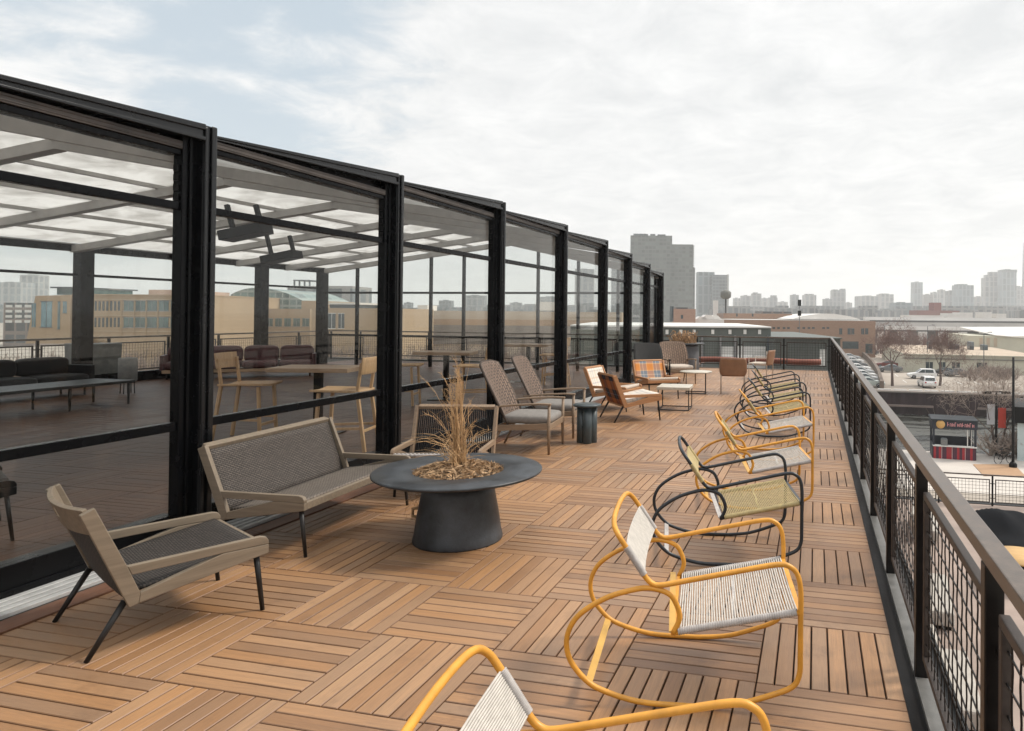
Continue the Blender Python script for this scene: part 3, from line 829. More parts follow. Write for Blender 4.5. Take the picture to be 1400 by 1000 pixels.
# ================================================================== INSIDE THE PAVILION
vdir = math.atan2(-.23, -.97)                     # facing along the picture plane
def stool(label, loc, rz, grp='oak bar stools inside the pavilion'):
    t = thing('bar_stool', label, 'bar stool', loc, rz, grp); w = .215
    for s in (-1, 1):
        m = MB(); m.bar((.38, s*w, 0), (.34, s*(w-.02), .74), .042, .038); m.build('leg', M['oak'], t, bevel=.004)
        m = MB(); m.bar((-.27, s*(w+.02), 0), (-.16, s*(w-.0), .76), .044, .040); m.bar((-.16, s*w, .76), (-.21, s*w, 1.13), .040, .034); m.build('leg', M['oak'], t, bevel=.004)
        m = MB(); m.bar((.365, s*(w-.005), .28), (-.225, s*(w+.01), .30), .022, .030); m.build('side_stretcher', M['oak'], t)
    m = MB(); m.bar((.372, -w+.02, .22), (.372, w-.02, .22), .026, .034); m.bar((-.23, -w, .26), (-.23, w, .26), .024, .03); m.build('foot_bar', M['oak'], t)
    def st(u, v):
        x = -.20+.64*u; y = -.245+.49*v
        return (x, y, .765-.02*math.sin(math.pi*v)+.012*u)
    m = MB(); m.grid(st, 8, 8, .46, .46); m.build('seat', M['oak'], t, solid=.03, bevel=.004)
    def bk(u, v):
        s = 2*u-1; return (-.205-.05*(1-s*s)-.03*v, s*.245, .985+v*.215)
    m = MB(); m.grid(bk, 12, 4, .48, .21); m.build('backrest', M['oak'], t, solid=.022, bevel=.003)
    return t
s1 = stool('oak bar stool inside the glass nearest the sofa, its back towards the second post', (-6.30, 7.95, 0), vdir)
s2 = copy_tree(s1); place(s2, (-8.25, 8.20, 0), vdir+math.pi, 'oak bar stool inside the glass close to the first tall post, facing the high table')
def bar_table(label, loc, rz, L=1.15, grp='high oak tables inside the pavilion'):
    t = thing('bar_table', label, 'table', loc, rz, grp)
    m = MB(); m.bx(-L/2, L/2, -.36, .36, .925, .985); m.build('table_top', M['oaktop'], t, bevel=.006)
    m = MB(); m.bx(-.05, .05, -.05, .05, .021, .924); m.build('post', M['black'], t, bevel=.004)
    m = MB(); m.bx(-.30, .30, -.28, .28, 0, .02); m.build('foot_plate', M['black'], t, bevel=.004)
    return t
b1 = bar_table('high table with pale oak top between the two front bar stools', (-7.45, 8.75, 0), vdir)
def cp(o, d, label):
    c = copy_tree(o); c.location = Vector(o.location)+Vector(d); c['label'] = label; return c
D2 = Vector((-.4, 4.3, 0)); D3 = Vector((-.3, 8.3, 0))
cp(s1, D2, 'oak bar stool at the second high table, seen behind the dried grass')
cp(s2, D2+Vector((.35, -.5, 0)), 'oak bar stool at the second high table, just past the second tall post')
cp(b1, D2, 'second high oak table inside the glass, behind the dried grass')
cp(s1, D3, 'oak bar stool seen through the glass above the wicker armchairs')
cp(b1, D3, 'farthest high oak table inside the glass, above the wicker armchairs')

def bench_sofa(name, label, loc, rz, L, mat, base='oaktop', h=.86):
    t = thing(name, label, 'sofa', loc, rz)
    m = MB(); m.bx(-L/2, L/2, -.40, .40, .16, .24); m.build('base_frame', M[base], t, bevel=.006)
    n = max(1, round(L/.95)); w = L/n
    for i in range(n):
        x = -L/2+w*(i+.5)
        m = MB(); rbox(m, (x, .06, .345), (w-.01, .70, .22)); m.build('seat_cushion', M[mat], t)
        m = MB(); rbox(m, (x, -.30, .60), (w-.01, .22, h-.42)); m.build('back_cushion', M[mat], t)
    for s in (-1, 1):
        m = MB(); m.bx(s*L/2-.05, s*L/2+.05, -.40, .40, .24, .62); m.build('arm', M[mat], t, bevel=.02)
        for y in (-.32, .32):
            m = MB(); m.tube([(s*(L/2-.1), y, 0), (s*(L/2-.1), y, .165)], .02, 8); m.build('leg', M['legs'], t)
    return t
bench_sofa('leather_sofa', 'long maroon leather sofa deep inside the pavilion behind the bar stools', (-15.55, 15.85, 0), math.atan2(.62, .785)+math.pi, 3.5, 'maroon', h=.90)
bench_sofa('black_sofa', 'long low black sofa inside the pavilion by the far wall', (-15.65, 9.6, 0), rad(-90), 4.0, 'blackfab', 'black', h=.80)
t = thing('bench_table', 'long low dark table in front of the black sofa inside the pavilion', 'table', (-13.55, 9.2, 0))
m = MB(); m.bx(-.48, .48, -1.5, 1.5, .40, .45); m.build('table_top', M['legs'], t, bevel=.006)
for x in (-.42, .42):
    for y in (-1.42, .35, 1.42):
        m = MB(); m.tube([(x, y, 0), (x, y, .40)], [.018, .028], 8); m.build('leg', M['legs'], t)
bc = lounge('lounge_chair', 'black lounge chair inside the glass behind the nearest teak chair', 'chair', .85, 'black', 'blackfab', 'blackfab', variant='flat', cushions=True)
place(bc, (-7.15, 3.55, 0), rad(62)); bc.scale = (1.0, 1.0, 1.05)
t = thing('stone_planter', 'tall grey stone planter box outside the far pavilion wall', 'planter', (-17.98, 13.75, 0))
m = MB(); m.prism([(-.36, 0), (.36, 0), (.42, .95), (-.42, .95)], -.40, .80); m.build('box', M['planter'], t, bevel=.02)
m = MB()
for i in range(60):
    a, r0 = rr.random()*6.28, .3*rr.random(); p = Vector((r0*math.cos(a), r0*math.sin(a), .94)); m.tube([p, p+Vector((rr.uniform(-.1, .1), rr.uniform(-.1, .1), rr.uniform(.05, .2)))], [.006, .002], 3, caps=False)
m.build('dry_stalks', M['leaf'], t, fixn=False)
t = thing('drum_stool', 'slim grey drum stool standing at the end of the long dark table', 'stool', (-14.75, 11.95, 0))
m = MB(); m.lathe([(.15, .25), (.17, .28), (.17, .74), (.15, .76)], n=24); m.build('drum', M['planter'], t)
for k in range(4):
    a = k*math.pi/2+.4; m = MB(); m.tube([(.14*math.cos(a), .14*math.sin(a), 0), (.13*math.cos(a), .13*math.sin(a), .26)], .01, 6); m.build('leg', M['legs'], t)

# ================================================================== GROUND, RIVER
M['street'] = mottled('sandy_pavement', (.37, .325, .275), .9, .18, .06, .0)
def ground_mat():
    n = N('lot_ground'); v = n.n('ShaderNodeNewGeometry').outputs['Position']
    a = n.noise(v, .035, 6, .6); b = n.noise(v, .9, 5, .7)
    c = n.ramp(a, [(.30, (.20, .165, .135)), (.48, (.36, .315, .265)), (.7, (.42, .375, .33))])
    n.color(n.mix(n.math('MULTIPLY', b, .35), c, (.22, .18, .15))); n.rough(.92)
    return n.m
M['ground'] = ground_mat()
M['paintline'] = simple_line = mottled('worn_white_paint', (.60, .59, .56), .8, .25, 2, 0)
RY0, RY1, RXW = 57.0, 98.0, -30.0
m = MB()
def gq(x0, x1, y0, y1): m.quad((x0, y0, G), (x1, y0, G), (x1, y1, G), (x0, y1, G))
gq(-4000, 4000, -390, RY0); gq(-4000, RXW, RY0, RY1); gq(-4000, 4000, RY1, 4500)
m.quad((RXW, RY0, G), (4000, RY0, G), (4000, RY0, -13), (RXW, RY0, -13)); m.quad((RXW, RY0, G), (RXW, RY1, G), (RXW, RY1, -13), (RXW, RY0, -13))
m.quad((RXW, RY1, G), (4000, RY1, G), (4000, RY1, -13), (RXW, RY1, -13))
tag(m.build('ground', M['ground'], fixn=False), kind='structure')
def water_mat():
    n = N('river_water'); n.color((.012, .014, .011)); n.rough(.05); n.b.inputs['IOR'].default_value = 1.33
    v = n.n('ShaderNodeNewGeometry').outputs['Position']
    mp = n.n('ShaderNodeMapping'); mp.inputs['Scale'].default_value = (.10, .34, 1); n.l(v, mp.inputs[0])
    pt = n.noise(mp.outputs[0], .8, 6, .7, .6)
    n.rough(n.ramp(pt, [(.42, (.04, .04, .04)), (.60, (.55, .55, .55))]))
    n.color(n.ramp(pt, [(.42, (.010, .012, .009)), (.62, (.085, .085, .075))]))
    h = n.math('ADD', n.noise(mp.outputs[0], .55, 6, .62), n.math('MULTIPLY', n.noise(mp.outputs[0], 2.6, 4, .6), .35))
    n.bump(h, 1.0, .55); return n.m
m = MB(); m.quad((RXW, RY0, -11.1), (3000, RY0, -11.1), (3000, RY1, -11.1), (RXW, RY1, -11.1))
tag(m.build('river_water', water_mat(), fixn=False), kind='structure')

def simple(name, c, rough=.7, var=.2, scale=.4, bump=0, **k): return mottled(name, c, rough, var, scale, bump, **k)
M['pile'] = simple('rusty_sheet_piling', (.032, .015, .017), .8, .4, .6)
t = thing('sheet_pile_wall', 'dark rusty sheet pile wall along the far river bank', 'wall', (RXW, RY1-.12, G))
m = MB(); P = []
for i in range(0, 400):
    x = i*.55; P.append((x, (0, 0, -.35, -.35)[i % 4]))
k = m.add([(x, y, .25) for x, y in P]+[(x, y, -2.9) for x, y in P]); L = len(P)
for i in range(L-1): m.face([k+i, k+i+1, k+L+i+1, k+L+i])
m.build('sheet_piles', M['pile'], t, fixn=False)
m = MB(); m.bx(0, 219, -.42, .35, .25, .45); m.build('capping_beam', simple('pile_cap_concrete', (.28, .24, .21), .85), t)
m = MB()
for i in range(14): m.bx(4+i*15.4, 14+i*15.4, -.72, -.36, -1.6, -1.35)
m.build('waler_beam', simple('waler_timber', (.20, .15, .13), .85), t)

# our own building and the lower terrace
M['brickred'] = N('red_brown_brick').m
def brick(name, c1, c2, mort, sc=1.0):
    n = N(name); v = n.coord('Object')
    mp = n.n('ShaderNodeMapping'); mp.inputs['Rotation'].default_value = (math.pi/2, 0, 0); n.l(v, mp.inputs[0])
    b = n.n('ShaderNodeTexBrick', Scale=sc); n.l(mp.outputs[0], b.inputs[0])
    b.inputs['Color1'].default_value = (*c1, 1); b.inputs['Color2'].default_value = (*c2, 1); b.inputs['Mortar'].default_value = (*mort, 1)
    b.inputs['Brick Width'].default_value = .5; b.inputs['Row Height'].default_value = .18; b.inputs['Mortar Size'].default_value = .012
    f = n.noise(v, .25, 5, .6)
    n.color(n.mix(n.math('MULTIPLY', f, .4), b.outputs['Color'], tuple(x*.6 for x in c1))); n.rough(.9); return n.m
M['brickred'] = brick('red_brown_brick', (.23, .125, .085), (.19, .10, .07), (.25, .21, .18))
M['bricktan'] = brick('tan_brick', (.44, .315, .195), (.40, .28, .17), (.42, .34, .26))
M['brickpink'] = brick('pinkish_brick', (.40, .25, .185), (.35, .21, .16), (.42, .33, .28))
t = thing('warehouse_building', 'brick warehouse carrying the roof deck', 'building', (0, 0, G))
m = MB(); m.bx(-18.85, -.06, -4.9, 23.5, 0, -G-.43); m.build('wall', M['brickred'], t)
M['terr'] = mottled('pinkish_terrace_paving', (.30, .235, .20), .85, .2, .7, .05)
t = thing('lower_terrace', 'pale terrace one storey down beyond the railing', 'terrace', (0, 0, -4.95))
m = MB(); m.bx(.10, 24, 2, 27.2, -.25, 0); m.build('floor', M['terr'], t)
m = MB(); m.bx(.10, 24, 27.2, 27.5, -.5, .02); m.build('fascia', M['black'], t)
for x in (1, 8, 16, 23):
    m = MB(); m.bx(x-.2, x+.2, 26.4, 26.8, G+4.95, -.25); m.build('column', M['black'], t)
rail_run('terrace_railing', 'thin black mesh railing on the lower terrace in front of the kiosk', (.4, 27.05, -4.95), (22, 27.05, -4.95), 1.75, -1, h=1.12, kerb=False, cap=.05, group=None, wire=.11, wr=.006)
M['tarp'] = mottled('charcoal_tarpaulin', (.007, .008, .010), .85, .3, 3, .2, spec=.08)
t = tag(MB().grid(lambda u, v: (4.2+5.2*u, 19.2+6.2*v, -4.93+.62*min(1, 5*min(u, 1-u, v, 1-v))+.10*math.sin(9*u+5*v)*math.sin(7*v-3*u)+.03*math.sin(37*u+11*v)), 44, 44).build('furniture_cover', M['tarp']), 'creased charcoal cover draped over furniture on the lower terrace', 'cover')
def lowtable(px, py, label):
    p = gnd(px, py, -4.2); t = thing('terrace_table', label, 'table', (p.x, p.y, -4.95))
    m = MB(); m.lathe([(0, .71), (.74, .71), (.75, .72), (.75, .75), (0, .752)], n=36, cap=False); m.build('table_top', wood('yellow_wood_top', (.55, .34, .13), .2, 'X'), t)
    m = MB(); m.lathe([(.35, 0), (.35, .03), (.05, .06), (.05, .70)], n=20); m.build('pedestal', M['black'], t)
lowtable(1398, 760, 'round yellow wood table on the lower terrace beside the cap rail')
def sofa_out(x, y, rz, L, label, mat):
    t = thing('terrace_bench', label, 'bench', (x, y, -4.95), rz)
    m = MB(); m.bx(-L/2, L/2, -.35, .35, .10, .42); m.build('seat', M[mat], t, bevel=.05)
    m = MB(); m.bx(-L/2, L/2, .22, .40, .421, .85); m.build('backrest', M[mat], t, bevel=.05)
    for sx in (-1, 1):
        m = MB(); m.bx(sx*(L/2-.15)-.04, sx*(L/2-.15)+.04, -.3, .3, 0, .10); m.build('leg', M['black'], t)
M['redfab'] = mottled('dull_red_upholstery', (.16, .030, .028), .85, .25, 5, .1)
M['creamfab'] = mottled('cream_canvas', (.40, .37, .33), .9, .12, 5, .1)
sofa_out(1.5, 6.0, rad(90), 2.2, 'dull red bench on the lower terrace seen through the nearest mesh panels', 'redfab')
sofa_out(1.55, 9.6, rad(90), 2.2, 'dull red bench on the lower terrace farther along the building wall', 'redfab')
sofa_out(3.0, 23.2, rad(80), 2.4, 'cream cushioned bench on the lower terrace by its far railing', 'creamfab')
sofa_out(2.3, 17.2, rad(84), 2.4, 'cream cushioned bench on the lower terrace midway along the wall', 'creamfab')
sofa_out(2.0, 13.2, rad(86), 2.2, 'cream cushioned bench on the lower terrace behind the dull red benches', 'creamfab')
tag(MB().tube([(-6.2+.4*i, 24.35, .22+.012*math.sin(i*1.3)) for i in range(16)], .10, 14).build('red_pipe', mottled('terracotta_pipe', (.22, .075, .050), .7, .25, 3, .1)), 'thick terracotta red pipe lying just beyond the far railing', 'pipe')

# ================================================================== BUILDINGS BY BEARING AND DISTANCE
def px_scale(d): return d/F_PX
class Bld:
    """block facing the deck: px0..px1 is its bearing range at distance d"""
    def __init__(s, name, label, cat, px0, px1, ytop, d, mat, depth=None, group=None, rot=0, roof=None, part='wall', base=G):
        s.d = d; s.px0 = px0; w = (px1-px0)*px_scale(d); p = far(px0, ytop, d); s.w = w
        s.t = thing(name, label, cat, (p.x, p.y, base), YAW+rot, group); s.base = base
        s.h = p.z-base; s.dep = depth or max(8, .7*w)
        m = MB(); m.bx(0, w, 0, s.dep, 0, s.h); m.build(part, mat, s.t)
        if roof: 
            m = MB(); m.bx(-.15, w+.15, -.15, s.dep+.15, s.h, s.h+.35); m.build('roof_edge', roof, s.t)
    def X(s, px): return (px-s.px0)*px_scale(s.d)
    def Z(s, px, py): return far(px, py, s.d).z-s.base
    def win(s, px0, px1, y0, y1, mat, name='window', frame=None):
        x0, x1 = s.X(px0), s.X(px1); z1, z0 = s.Z(px0, y0), s.Z(px0, y1)
        m = MB(); m.bx(x0, x1, -.05, .25, z0, z1)
        o = m.build(name, mat, s.t)
        if frame:
            f = MB(); e = max(.08, .08*(x1-x0))
            f.bx(x0-e, x1+e, -.10, -.055, z1, z1+e); f.bx(x0-e, x1+e, -.14, -.055, z0-e, z0)
            f.bx((x0+x1)/2-e*.3, (x0+x1)/2+e*.3, -.09, -.055, z0, z1)
            f.build('frame', frame, o)
        return o
    def box(s, name, px0, px1, y0, y1, mat, dep0=0, dep1=None):
        m = MB(); m.bx(s.X(px0), s.X(px1), dep0, s.dep if dep1 is None else dep1, s.Z(px0, y1), s.Z(px0, y0)); return m.build(name, mat, s.t)

def tower_mat(name, c, win, sx, sz, mortar=.12, fl=.30):
    """curtain wall: window bays and floor lines"""
    n = N(name); v = n.coord('Object'); sep = n.n('ShaderNodeSeparateXYZ'); n.l(v, sep.inputs[0])
    h = n.math('ADD', sep.outputs[0], sep.outputs[1])
    fx = n.math('FRACT', n.math('DIVIDE', h, sx)); fz = n.math('FRACT', n.math('DIVIDE', sep.outputs[2], sz))
    a = n.math('MULTIPLY', n.math('GREATER_THAN', fx, mortar*1.6), n.math('GREATER_THAN', fz, fl))
    wn = n.n('ShaderNodeTexWhiteNoise', noise_dimensions='2D'); cmb = n.n('ShaderNodeCombineXYZ')
    n.l(n.math('FLOOR', n.math('DIVIDE', h, sx)), cmb.inputs[0]); n.l(n.math('FLOOR', n.math('DIVIDE', sep.outputs[2], sz)), cmb.inputs[1]); n.l(cmb.outputs[0], wn.inputs['Vector'])
    wc = n.mix(wn.outputs['Value'], tuple(x*.6 for x in win), tuple(min(1, x*1.5) for x in win))
    n.color(n.mix(a, c, wc)); n.rough(n.math('MULTIPLY_ADD', a, -.4, .75)); return n.m
M['tw_grey'] = tower_mat('grey_tower_facade', (.20, .20, .20), (.07, .085, .095), 8.0, 10, .22, .16)
M['tw_pale'] = tower_mat('pale_tower_facade', (.29, .285, .275), (.12, .135, .145), 9.0, 10, .24, .14)
M['tw_blue'] = tower_mat('blue_tower_facade', (.19, .22, .235), (.08, .115, .13), 7.0, 12.0, .2, .12)
M['tw_glass'] = tower_mat('green_grey_glass_facade', (.105, .115, .107), (.068, .082, .077), 3.2, 3.4, .10)
M['tw_dark'] = tower_mat('dark_tower_facade', (.13, .15, .16), (.04, .055, .065), 4.0, 4.2)
M['tw_brown'] = tower_mat('brown_tower_facade', (.23, .19, .17), (.07, .075, .08), 3.0, 3.3)

# glass high-rise by the pavilion end
b = Bld('high_rise', 'tall grey green glass high rise under construction rising behind the last pavilion posts', 'high rise', 862, 919, 322, 620, M['tw_glass'], 24, part='tower_block')
b.box('tower_block', 919, 948, 334, 460, M['tw_glass'], 2, 22); b.box('tower_block', 944, 951, 366, 460, M['tw_glass'], 3, 20)
for i, (x0, x1, y0, y1) in enumerate(((866, 883, 319.5, 322), (883, 886, 320, 322), (889, 896, 320, 322), (899, 910, 320.5, 322), (913, 918, 326, 329))):
    b.box('parapet_stub', x0, x1, y0, y1+1.5, M['tw_dark'], 1, 20)
for i in range(11): b.box('balcony_slab', 947.5, 949.6, 336+2.9*i, 336.7+2.9*i, M['tw_grey'], 0, 14)
b = Bld('high_rise', 'pale blue glass tower just to the riverside of the tall grey green high rise', 'high rise', 953, 977, 372, 900, M['tw_blue'], 24, part='tower_block')
b = Bld('high_rise', 'dark glass slab tower with a pale edge beside the pale blue tower', 'high rise', 974, 994, 376, 880, M['tw_dark'], 20, part='tower_block'); b.box('edge_fin', 994, 996.5, 375.5, 460, M['tw_pale'], 0, 20)
# skyline: (px0, px1, ytop, distance, facade, label, extra blocks)
SKY = [
 (1002, 1012, 408, 1500, 'tw_pale', 'low pale hazy block beside the water tank', []),
 (1013.5, 1026.5, 404.5, 1450, 'tw_grey', 'squat grey hazy tower, first of a close pair beyond the water tank', []),
 (1028, 1041, 401.5, 1400, 'tw_grey', 'flat topped grey hazy tower, second and taller of a close pair beyond the water tank', [(1030, 1036, 400)]),
 (1042, 1050, 408, 1500, 'tw_pale', 'thin pale hazy block next to the close pair of towers', []),
 (1051, 1063, 407, 1450, 'tw_grey', 'stepped grey hazy tower with a narrow raised crown', [(1054, 1062, 404)]),
 (1064, 1077, 413, 1600, 'tw_pale', 'low hazy block before the traffic signal like mast', []),
 (1081, 1092, 403.5, 1400, 'tw_grey', 'broad grey hazy tower standing alone, left of a similar wider one', []),
 (1099.5, 1116, 403.5, 1380, 'tw_pale', 'wide pale hazy tower with vertical bays above the brown brick building', [(1102, 1113, 402)]),
 (1127, 1138, 409, 1400, 'tw_grey', 'low shoulder block in front of the twin topped hazy tower', []),
 (1138, 1156, 397, 1450, 'tw_grey', 'twin topped grey hazy tower above the end of the railing', [(1139, 1146, 396), (1150, 1156, 395)]),
 (1156, 1165, 414, 1500, 'tw_pale', 'low pale block right of the twin topped tower', []),
 (1176, 1203, 405, 1350, 'tw_pale', 'long pale slab tower with many vertical bays', []),
 (1203, 1222, 402.5, 1420, 'tw_pale', 'broad pale stepped tower joined to the long slab', [(1206, 1216, 401.5)]),
 (1223, 1248, 414, 900, 'tw_blue', 'low blue grey glass block before the slim tower', []),
 (1249.5, 1262, 386, 1500, 'tw_blue', 'slim pale tower standing highest in the middle of the skyline', []),
 (1263, 1275, 403, 1450, 'tw_brown', 'brownish hazy tower beside the slim middle tower', []),
 (1275, 1284, 400, 1500, 'tw_pale', 'pale hazy tower before the slightly taller one with a flat crown', []),
 (1284, 1292.5, 396.5, 1500, 'tw_pale', 'pale hazy tower with a flat crown left of two blue grey towers', []),
 (1297, 1309, 398, 1300, 'tw_grey', 'grey blue hazy tower, lower of two standing side by side', []),
 (1310, 1332, 390, 1250, 'tw_blue', 'wide blue grey glass tower with sloping top', [(1312, 1324, 388.5)]),
 (1333, 1345, 406, 1400, 'tw_pale', 'low pale tower in the gap before the tallest pair', []),
 (1345, 1357, 380, 1350, 'tw_pale', 'stepped pale tower, lower half of the tallest pair', [(1348, 1369, 376), (1353, 1364, 372)]),
 (1370, 1389, 369, 1300, 'tw_blue', 'tallest blue grey tower with dark top band and pale corner', []),
 (1389.5, 1400, 392, 1500, 'tw_grey', 'grey hazy tower at the edge of the view beyond the tallest pair', []),
 (-8, 25, 386, 1000, 'tw_pale', 'wide hazy tower block seen through the first glass bay', []),
 (27, 51, 376, 1050, 'tw_pale', 'taller hazy slab tower seen through the first glass bay', []),
 (235, 246, 394, 900, 'tw_grey', 'small grey tower beside the first tall post above the tan brick roof', []),
 (600, 617, 411, 900, 'tw_dark', 'small dark hazy block seen through the third glass bay', []),
 (636, 662, 404, 1000, 'tw_grey', 'hazy grey tower seen beside the third tall post', []),
 (552, 562, 414, 1000, 'tw_dark', 'tiny dark rooftop block just past the second tall post', []),
 (697, 713, 414, 1000, 'tw_grey', 'low hazy block seen through the fourth glass bay', []),
 (737, 765, 406, 1000, 'tw_grey', 'broad hazy block seen at the end of the fourth glass bay', []),
 (786, 812, 368, 900, 'tw_grey', 'tall grey tower seen through the fifth glass bay', []),
 (836, 858, 352, 800, 'tw_dark', 'tall dark tower seen through the sixth glass bay', []),
]
for a0, a1, yt, d, mt, lb, ex in SKY:
    b = Bld('skyline_tower', lb, 'tower', a0, a1, yt, d, M[mt], (a1-a0)*px_scale(d)*.8, 'hazy towers on the skyline', rot=R.uniform(-.12, .12), part='tower_block')
    for x0, x1, y in ex: b.box('crown_block', x0, x1, y, 436 if x1 > a1 else yt+.3, M[mt], .1*b.dep, .9*b.dep)
    if not ex: b.box('plant_room', a0+(a1-a0)*.3, a0+(a1-a0)*.65, yt-.9, yt, M[mt], .2*b.dep, .7*b.dep)
    if yt == 369: b.box('top_band', 1369.6, 1389.4, 369, 372.5, M['tw_dark'], -1, b.dep*.9)
t = thing('radio_mast', 'thin tapering mast rising above the skyline at the very edge', 'mast', far(1399, 430, 1600), 0)
m = MB(); m.tube([(0, 0, -20), (0, 0, 60), (0, 0, 165)], [5, 3, .8], 8); m.build('mast_pole', M['tw_grey'], t)
# far-off low city as one mass
def city(seed, n, p0, p1, y0, y1, d0, d1, name, label):
    rr2 = random.Random(seed); m = MB()
    for i in range(n):
        px = rr2.uniform(p0, p1); d = rr2.uniform(d0, d1); p = far(px, rr2.uniform(y0, y1), d); w = rr2.uniform(8, 40)
        m.box((p.x, p.y, (p.z+G)/2), (w, w*.6, p.z-G), rz=YAW+rr2.uniform(-.2, .2))
    tag(m.build(name, M['tw_grey']), label, 'buildings', kind='stuff')
city(5, 150, 985, 1500, 418, 428, 700, 1300, 'distant_rooftops', 'low hazy rooftops massed along the foot of the skyline')
city(6, 120, -150, 880, 416, 425, 500, 1100, 'distant_rooftops', 'low hazy rooftops massed behind the glass pavilion')

# water tank on a pole
p = far(992, 433, 250); t = thing('water_tower', 'dark flat water tank on a thin pole above the rooftops', 'water tower', (p.x, p.y, G))
z0 = far(992, 408, 250).z-G; z1 = far(992, 397.5, 250).z-G
m = MB(); m.lathe([(1.0, z0-.3), (1.9, z0+.4), (1.95, z1-.6), (1.2, z1), (.1, z1+.3)], n=22); m.build('tank', simple('tank_paint', (.10, .10, .085), .6), t)
m = MB(); m.tube([(0, 0, 0), (0, 0, z0)], .28, 8); m.build('pole', M['black'], t)

# green warehouse beyond the deck
M['greensheet'] = simple('green_grey_cladding', (.105, .118, .108), .6, .15, .8)
M['whitetrim'] = simple('white_trim', (.66, .65, .62), .6, .08, .6)
M['whitedoor'] = tower_mat('white_sectional_door', (.55, .55, .53), (.62, .62, .60), 3.0, .55, .03)
M['roofwhite'] = simple('white_membrane_roof', (.62, .60, .57), .8, .1, .2)
b = Bld('green_warehouse', 'dark grey green warehouse with white roof trim and white garage doors beyond the far railing', 'warehouse', 780, 1054, 446.5, 46, M['greensheet'], 18)
b.box('roof_trim', 780, 1054, 444.3, 446.4, M['whitetrim'], -.15, 17.9)
for px in (912, 931, 949, 974.5, 998, 1018.5, 1038.5): b.win(px-2, px+2, 451, 457, M['whitetrim'], 'vent')
b.win(984, 1003, 474, 510, M['whitedoor'], 'garage_door'); b.win(1007.5, 1047, 473.5, 510, M['whitedoor'], 'garage_door')
for px in (960, 985, 1005, 1050): b.box('pilaster', px-1.2, px+1.2, 459, 510, M['tw_grey'], -.22, 0)
b = Bld('green_shed', 'lower grey green ribbed shed joined to the warehouse near the railing corner', 'shed', 1058, 1149, 462.5, 44, simple('green_ribbed_cladding', (.095, .105, .098), .6, .2, 1.5), 15)
b.box('roof_trim', 1057, 1150, 461, 463, M['greensheet'], -.25, 15)
for i in range(22): b.box('cladding_rib', 1060+4*i, 1060.7+4*i, 466, 520, M['greensheet'], -.06, 0)
b.win(1120, 1130, 478, 500, M['whitedoor'], 'door'); b.box('corner_post', 1134, 1137, 464, 520, M['whitetrim'], -.12, 0)
# brown brick buildings
M['redbrick_far'] = brick('brown_brick_far', (.30, .185, .125), (.25, .15, .10), (.3, .24, .2))
b = Bld('brick_building', 'long brown brick building with white roof and small windows behind the parking lot', 'building', 990, 1197, 437.5, 175, M['redbrick_far'], 40)
b.box('roof', 1000, 1190, 436.8, 437.5, M['roofwhite'], .5, 39)
rf = MB(); k = 20
x0, x1, zt, zb = b.X(1086), b.X(1182), b.Z(1130, 429), b.Z(1130, 437)
rf.prism([(x0, zb), (x0+(x1-x0)*.16, zb+(zt-zb)*.55), (x0+(x1-x0)*.42, zt), (x0+(x1-x0)*.6, zt), (x0+(x1-x0)*.85, zb+(zt-zb)*.55), (x1, zb)], 3, 30)
rf.build('vaulted_roof', M['roofwhite'], b.t)
for px in (1058, 1064.5, 1072, 1078, 1092, 1099, 1106, 1112, 1126, 1132): b.win(px-1.8, px+1.8, 447.5, 450, M['winglass'])
for px in (1149.5, 1161, 1166, 1179.5, 1185): b.win(px-2.0, px+2.0, 449.5, 457, M['winglass'], frame=M['tw_grey'])
b.win(1152, 1174, 467, 477, M['winglass'], 'loading_door'); b.win(1183.5, 1193, 471, 483, M['winglass'], 'doorway', frame=M['tw_grey'])
b = Bld('brick_building', 'small pinkish brick block with one window behind the white trimmed warehouse', 'building', 921, 951, 422.5, 150, M['brickpink'], 12)
b.win(931, 934, 431, 436, M['winglass']); b.box('parapet', 922, 941, 420.5, 422.5, M['tw_brown'], 0, 10); b.box('chimney', 916, 921, 419, 440, M['tw_dark'], 1, 4)
b = Bld('brick_building', 'low brown brick block with dark rooftop stubs between the pink block and the long building', 'building', 989, 1083, 428.5, 200, M['redbrick_far'], 20)
for px in (1007.5, 1029): b.win(px-1, px+1, 429, 433, M['winglass'])
b.box('parapet', 1042, 1083, 426, 428.5, M['tw_brown'], 1, 14)
b = Bld('white_tent', 'heap of white sheeted roofs between the two brick blocks', 'tent', 951, 990, 437, 160, M['roofwhite'], 16)
for px, w, y in ((960, 8, 433), (969, 10, 430.5), (979, 9, 431)):
    m = MB(); x = b.X(px); ww = w*px_scale(160); m.prism([(x-ww, b.Z(px, 437)), (x-ww*.3, b.Z(px, y)), (x+ww*.4, b.Z(px, y+.7)), (x+ww, b.Z(px, 437))], 1+px % 3, 10); m.build('tent_peak', M['roofwhite'], b.t)
b = Bld('white_tank', 'small white storage tank before the water tower', 'tank', 975.5, 982, 411, 230, M['roofwhite'], 2)
# hanging signal mast
p = far(1093, 433, 120); t = thing('signal_mast', 'thin mast with two dark boxes above the brown brick roof', 'mast', (p.x, p.y, G))
m = MB(); m.tube([(0, 0, 0), (0, 0, far(1093, 410, 120).z-G)], .06, 6); m.build('pole', M['tw_grey'], t)
for y0, y1 in ((410, 418.5), (425, 432)):
    m = MB(); z1, z0 = far(1093, y0, 120).z-G, far(1093, y1, 120).z-G; m.bx(-.3, .3, -.25, .25, z0, z1); m.build('signal_box', M['black'], t)

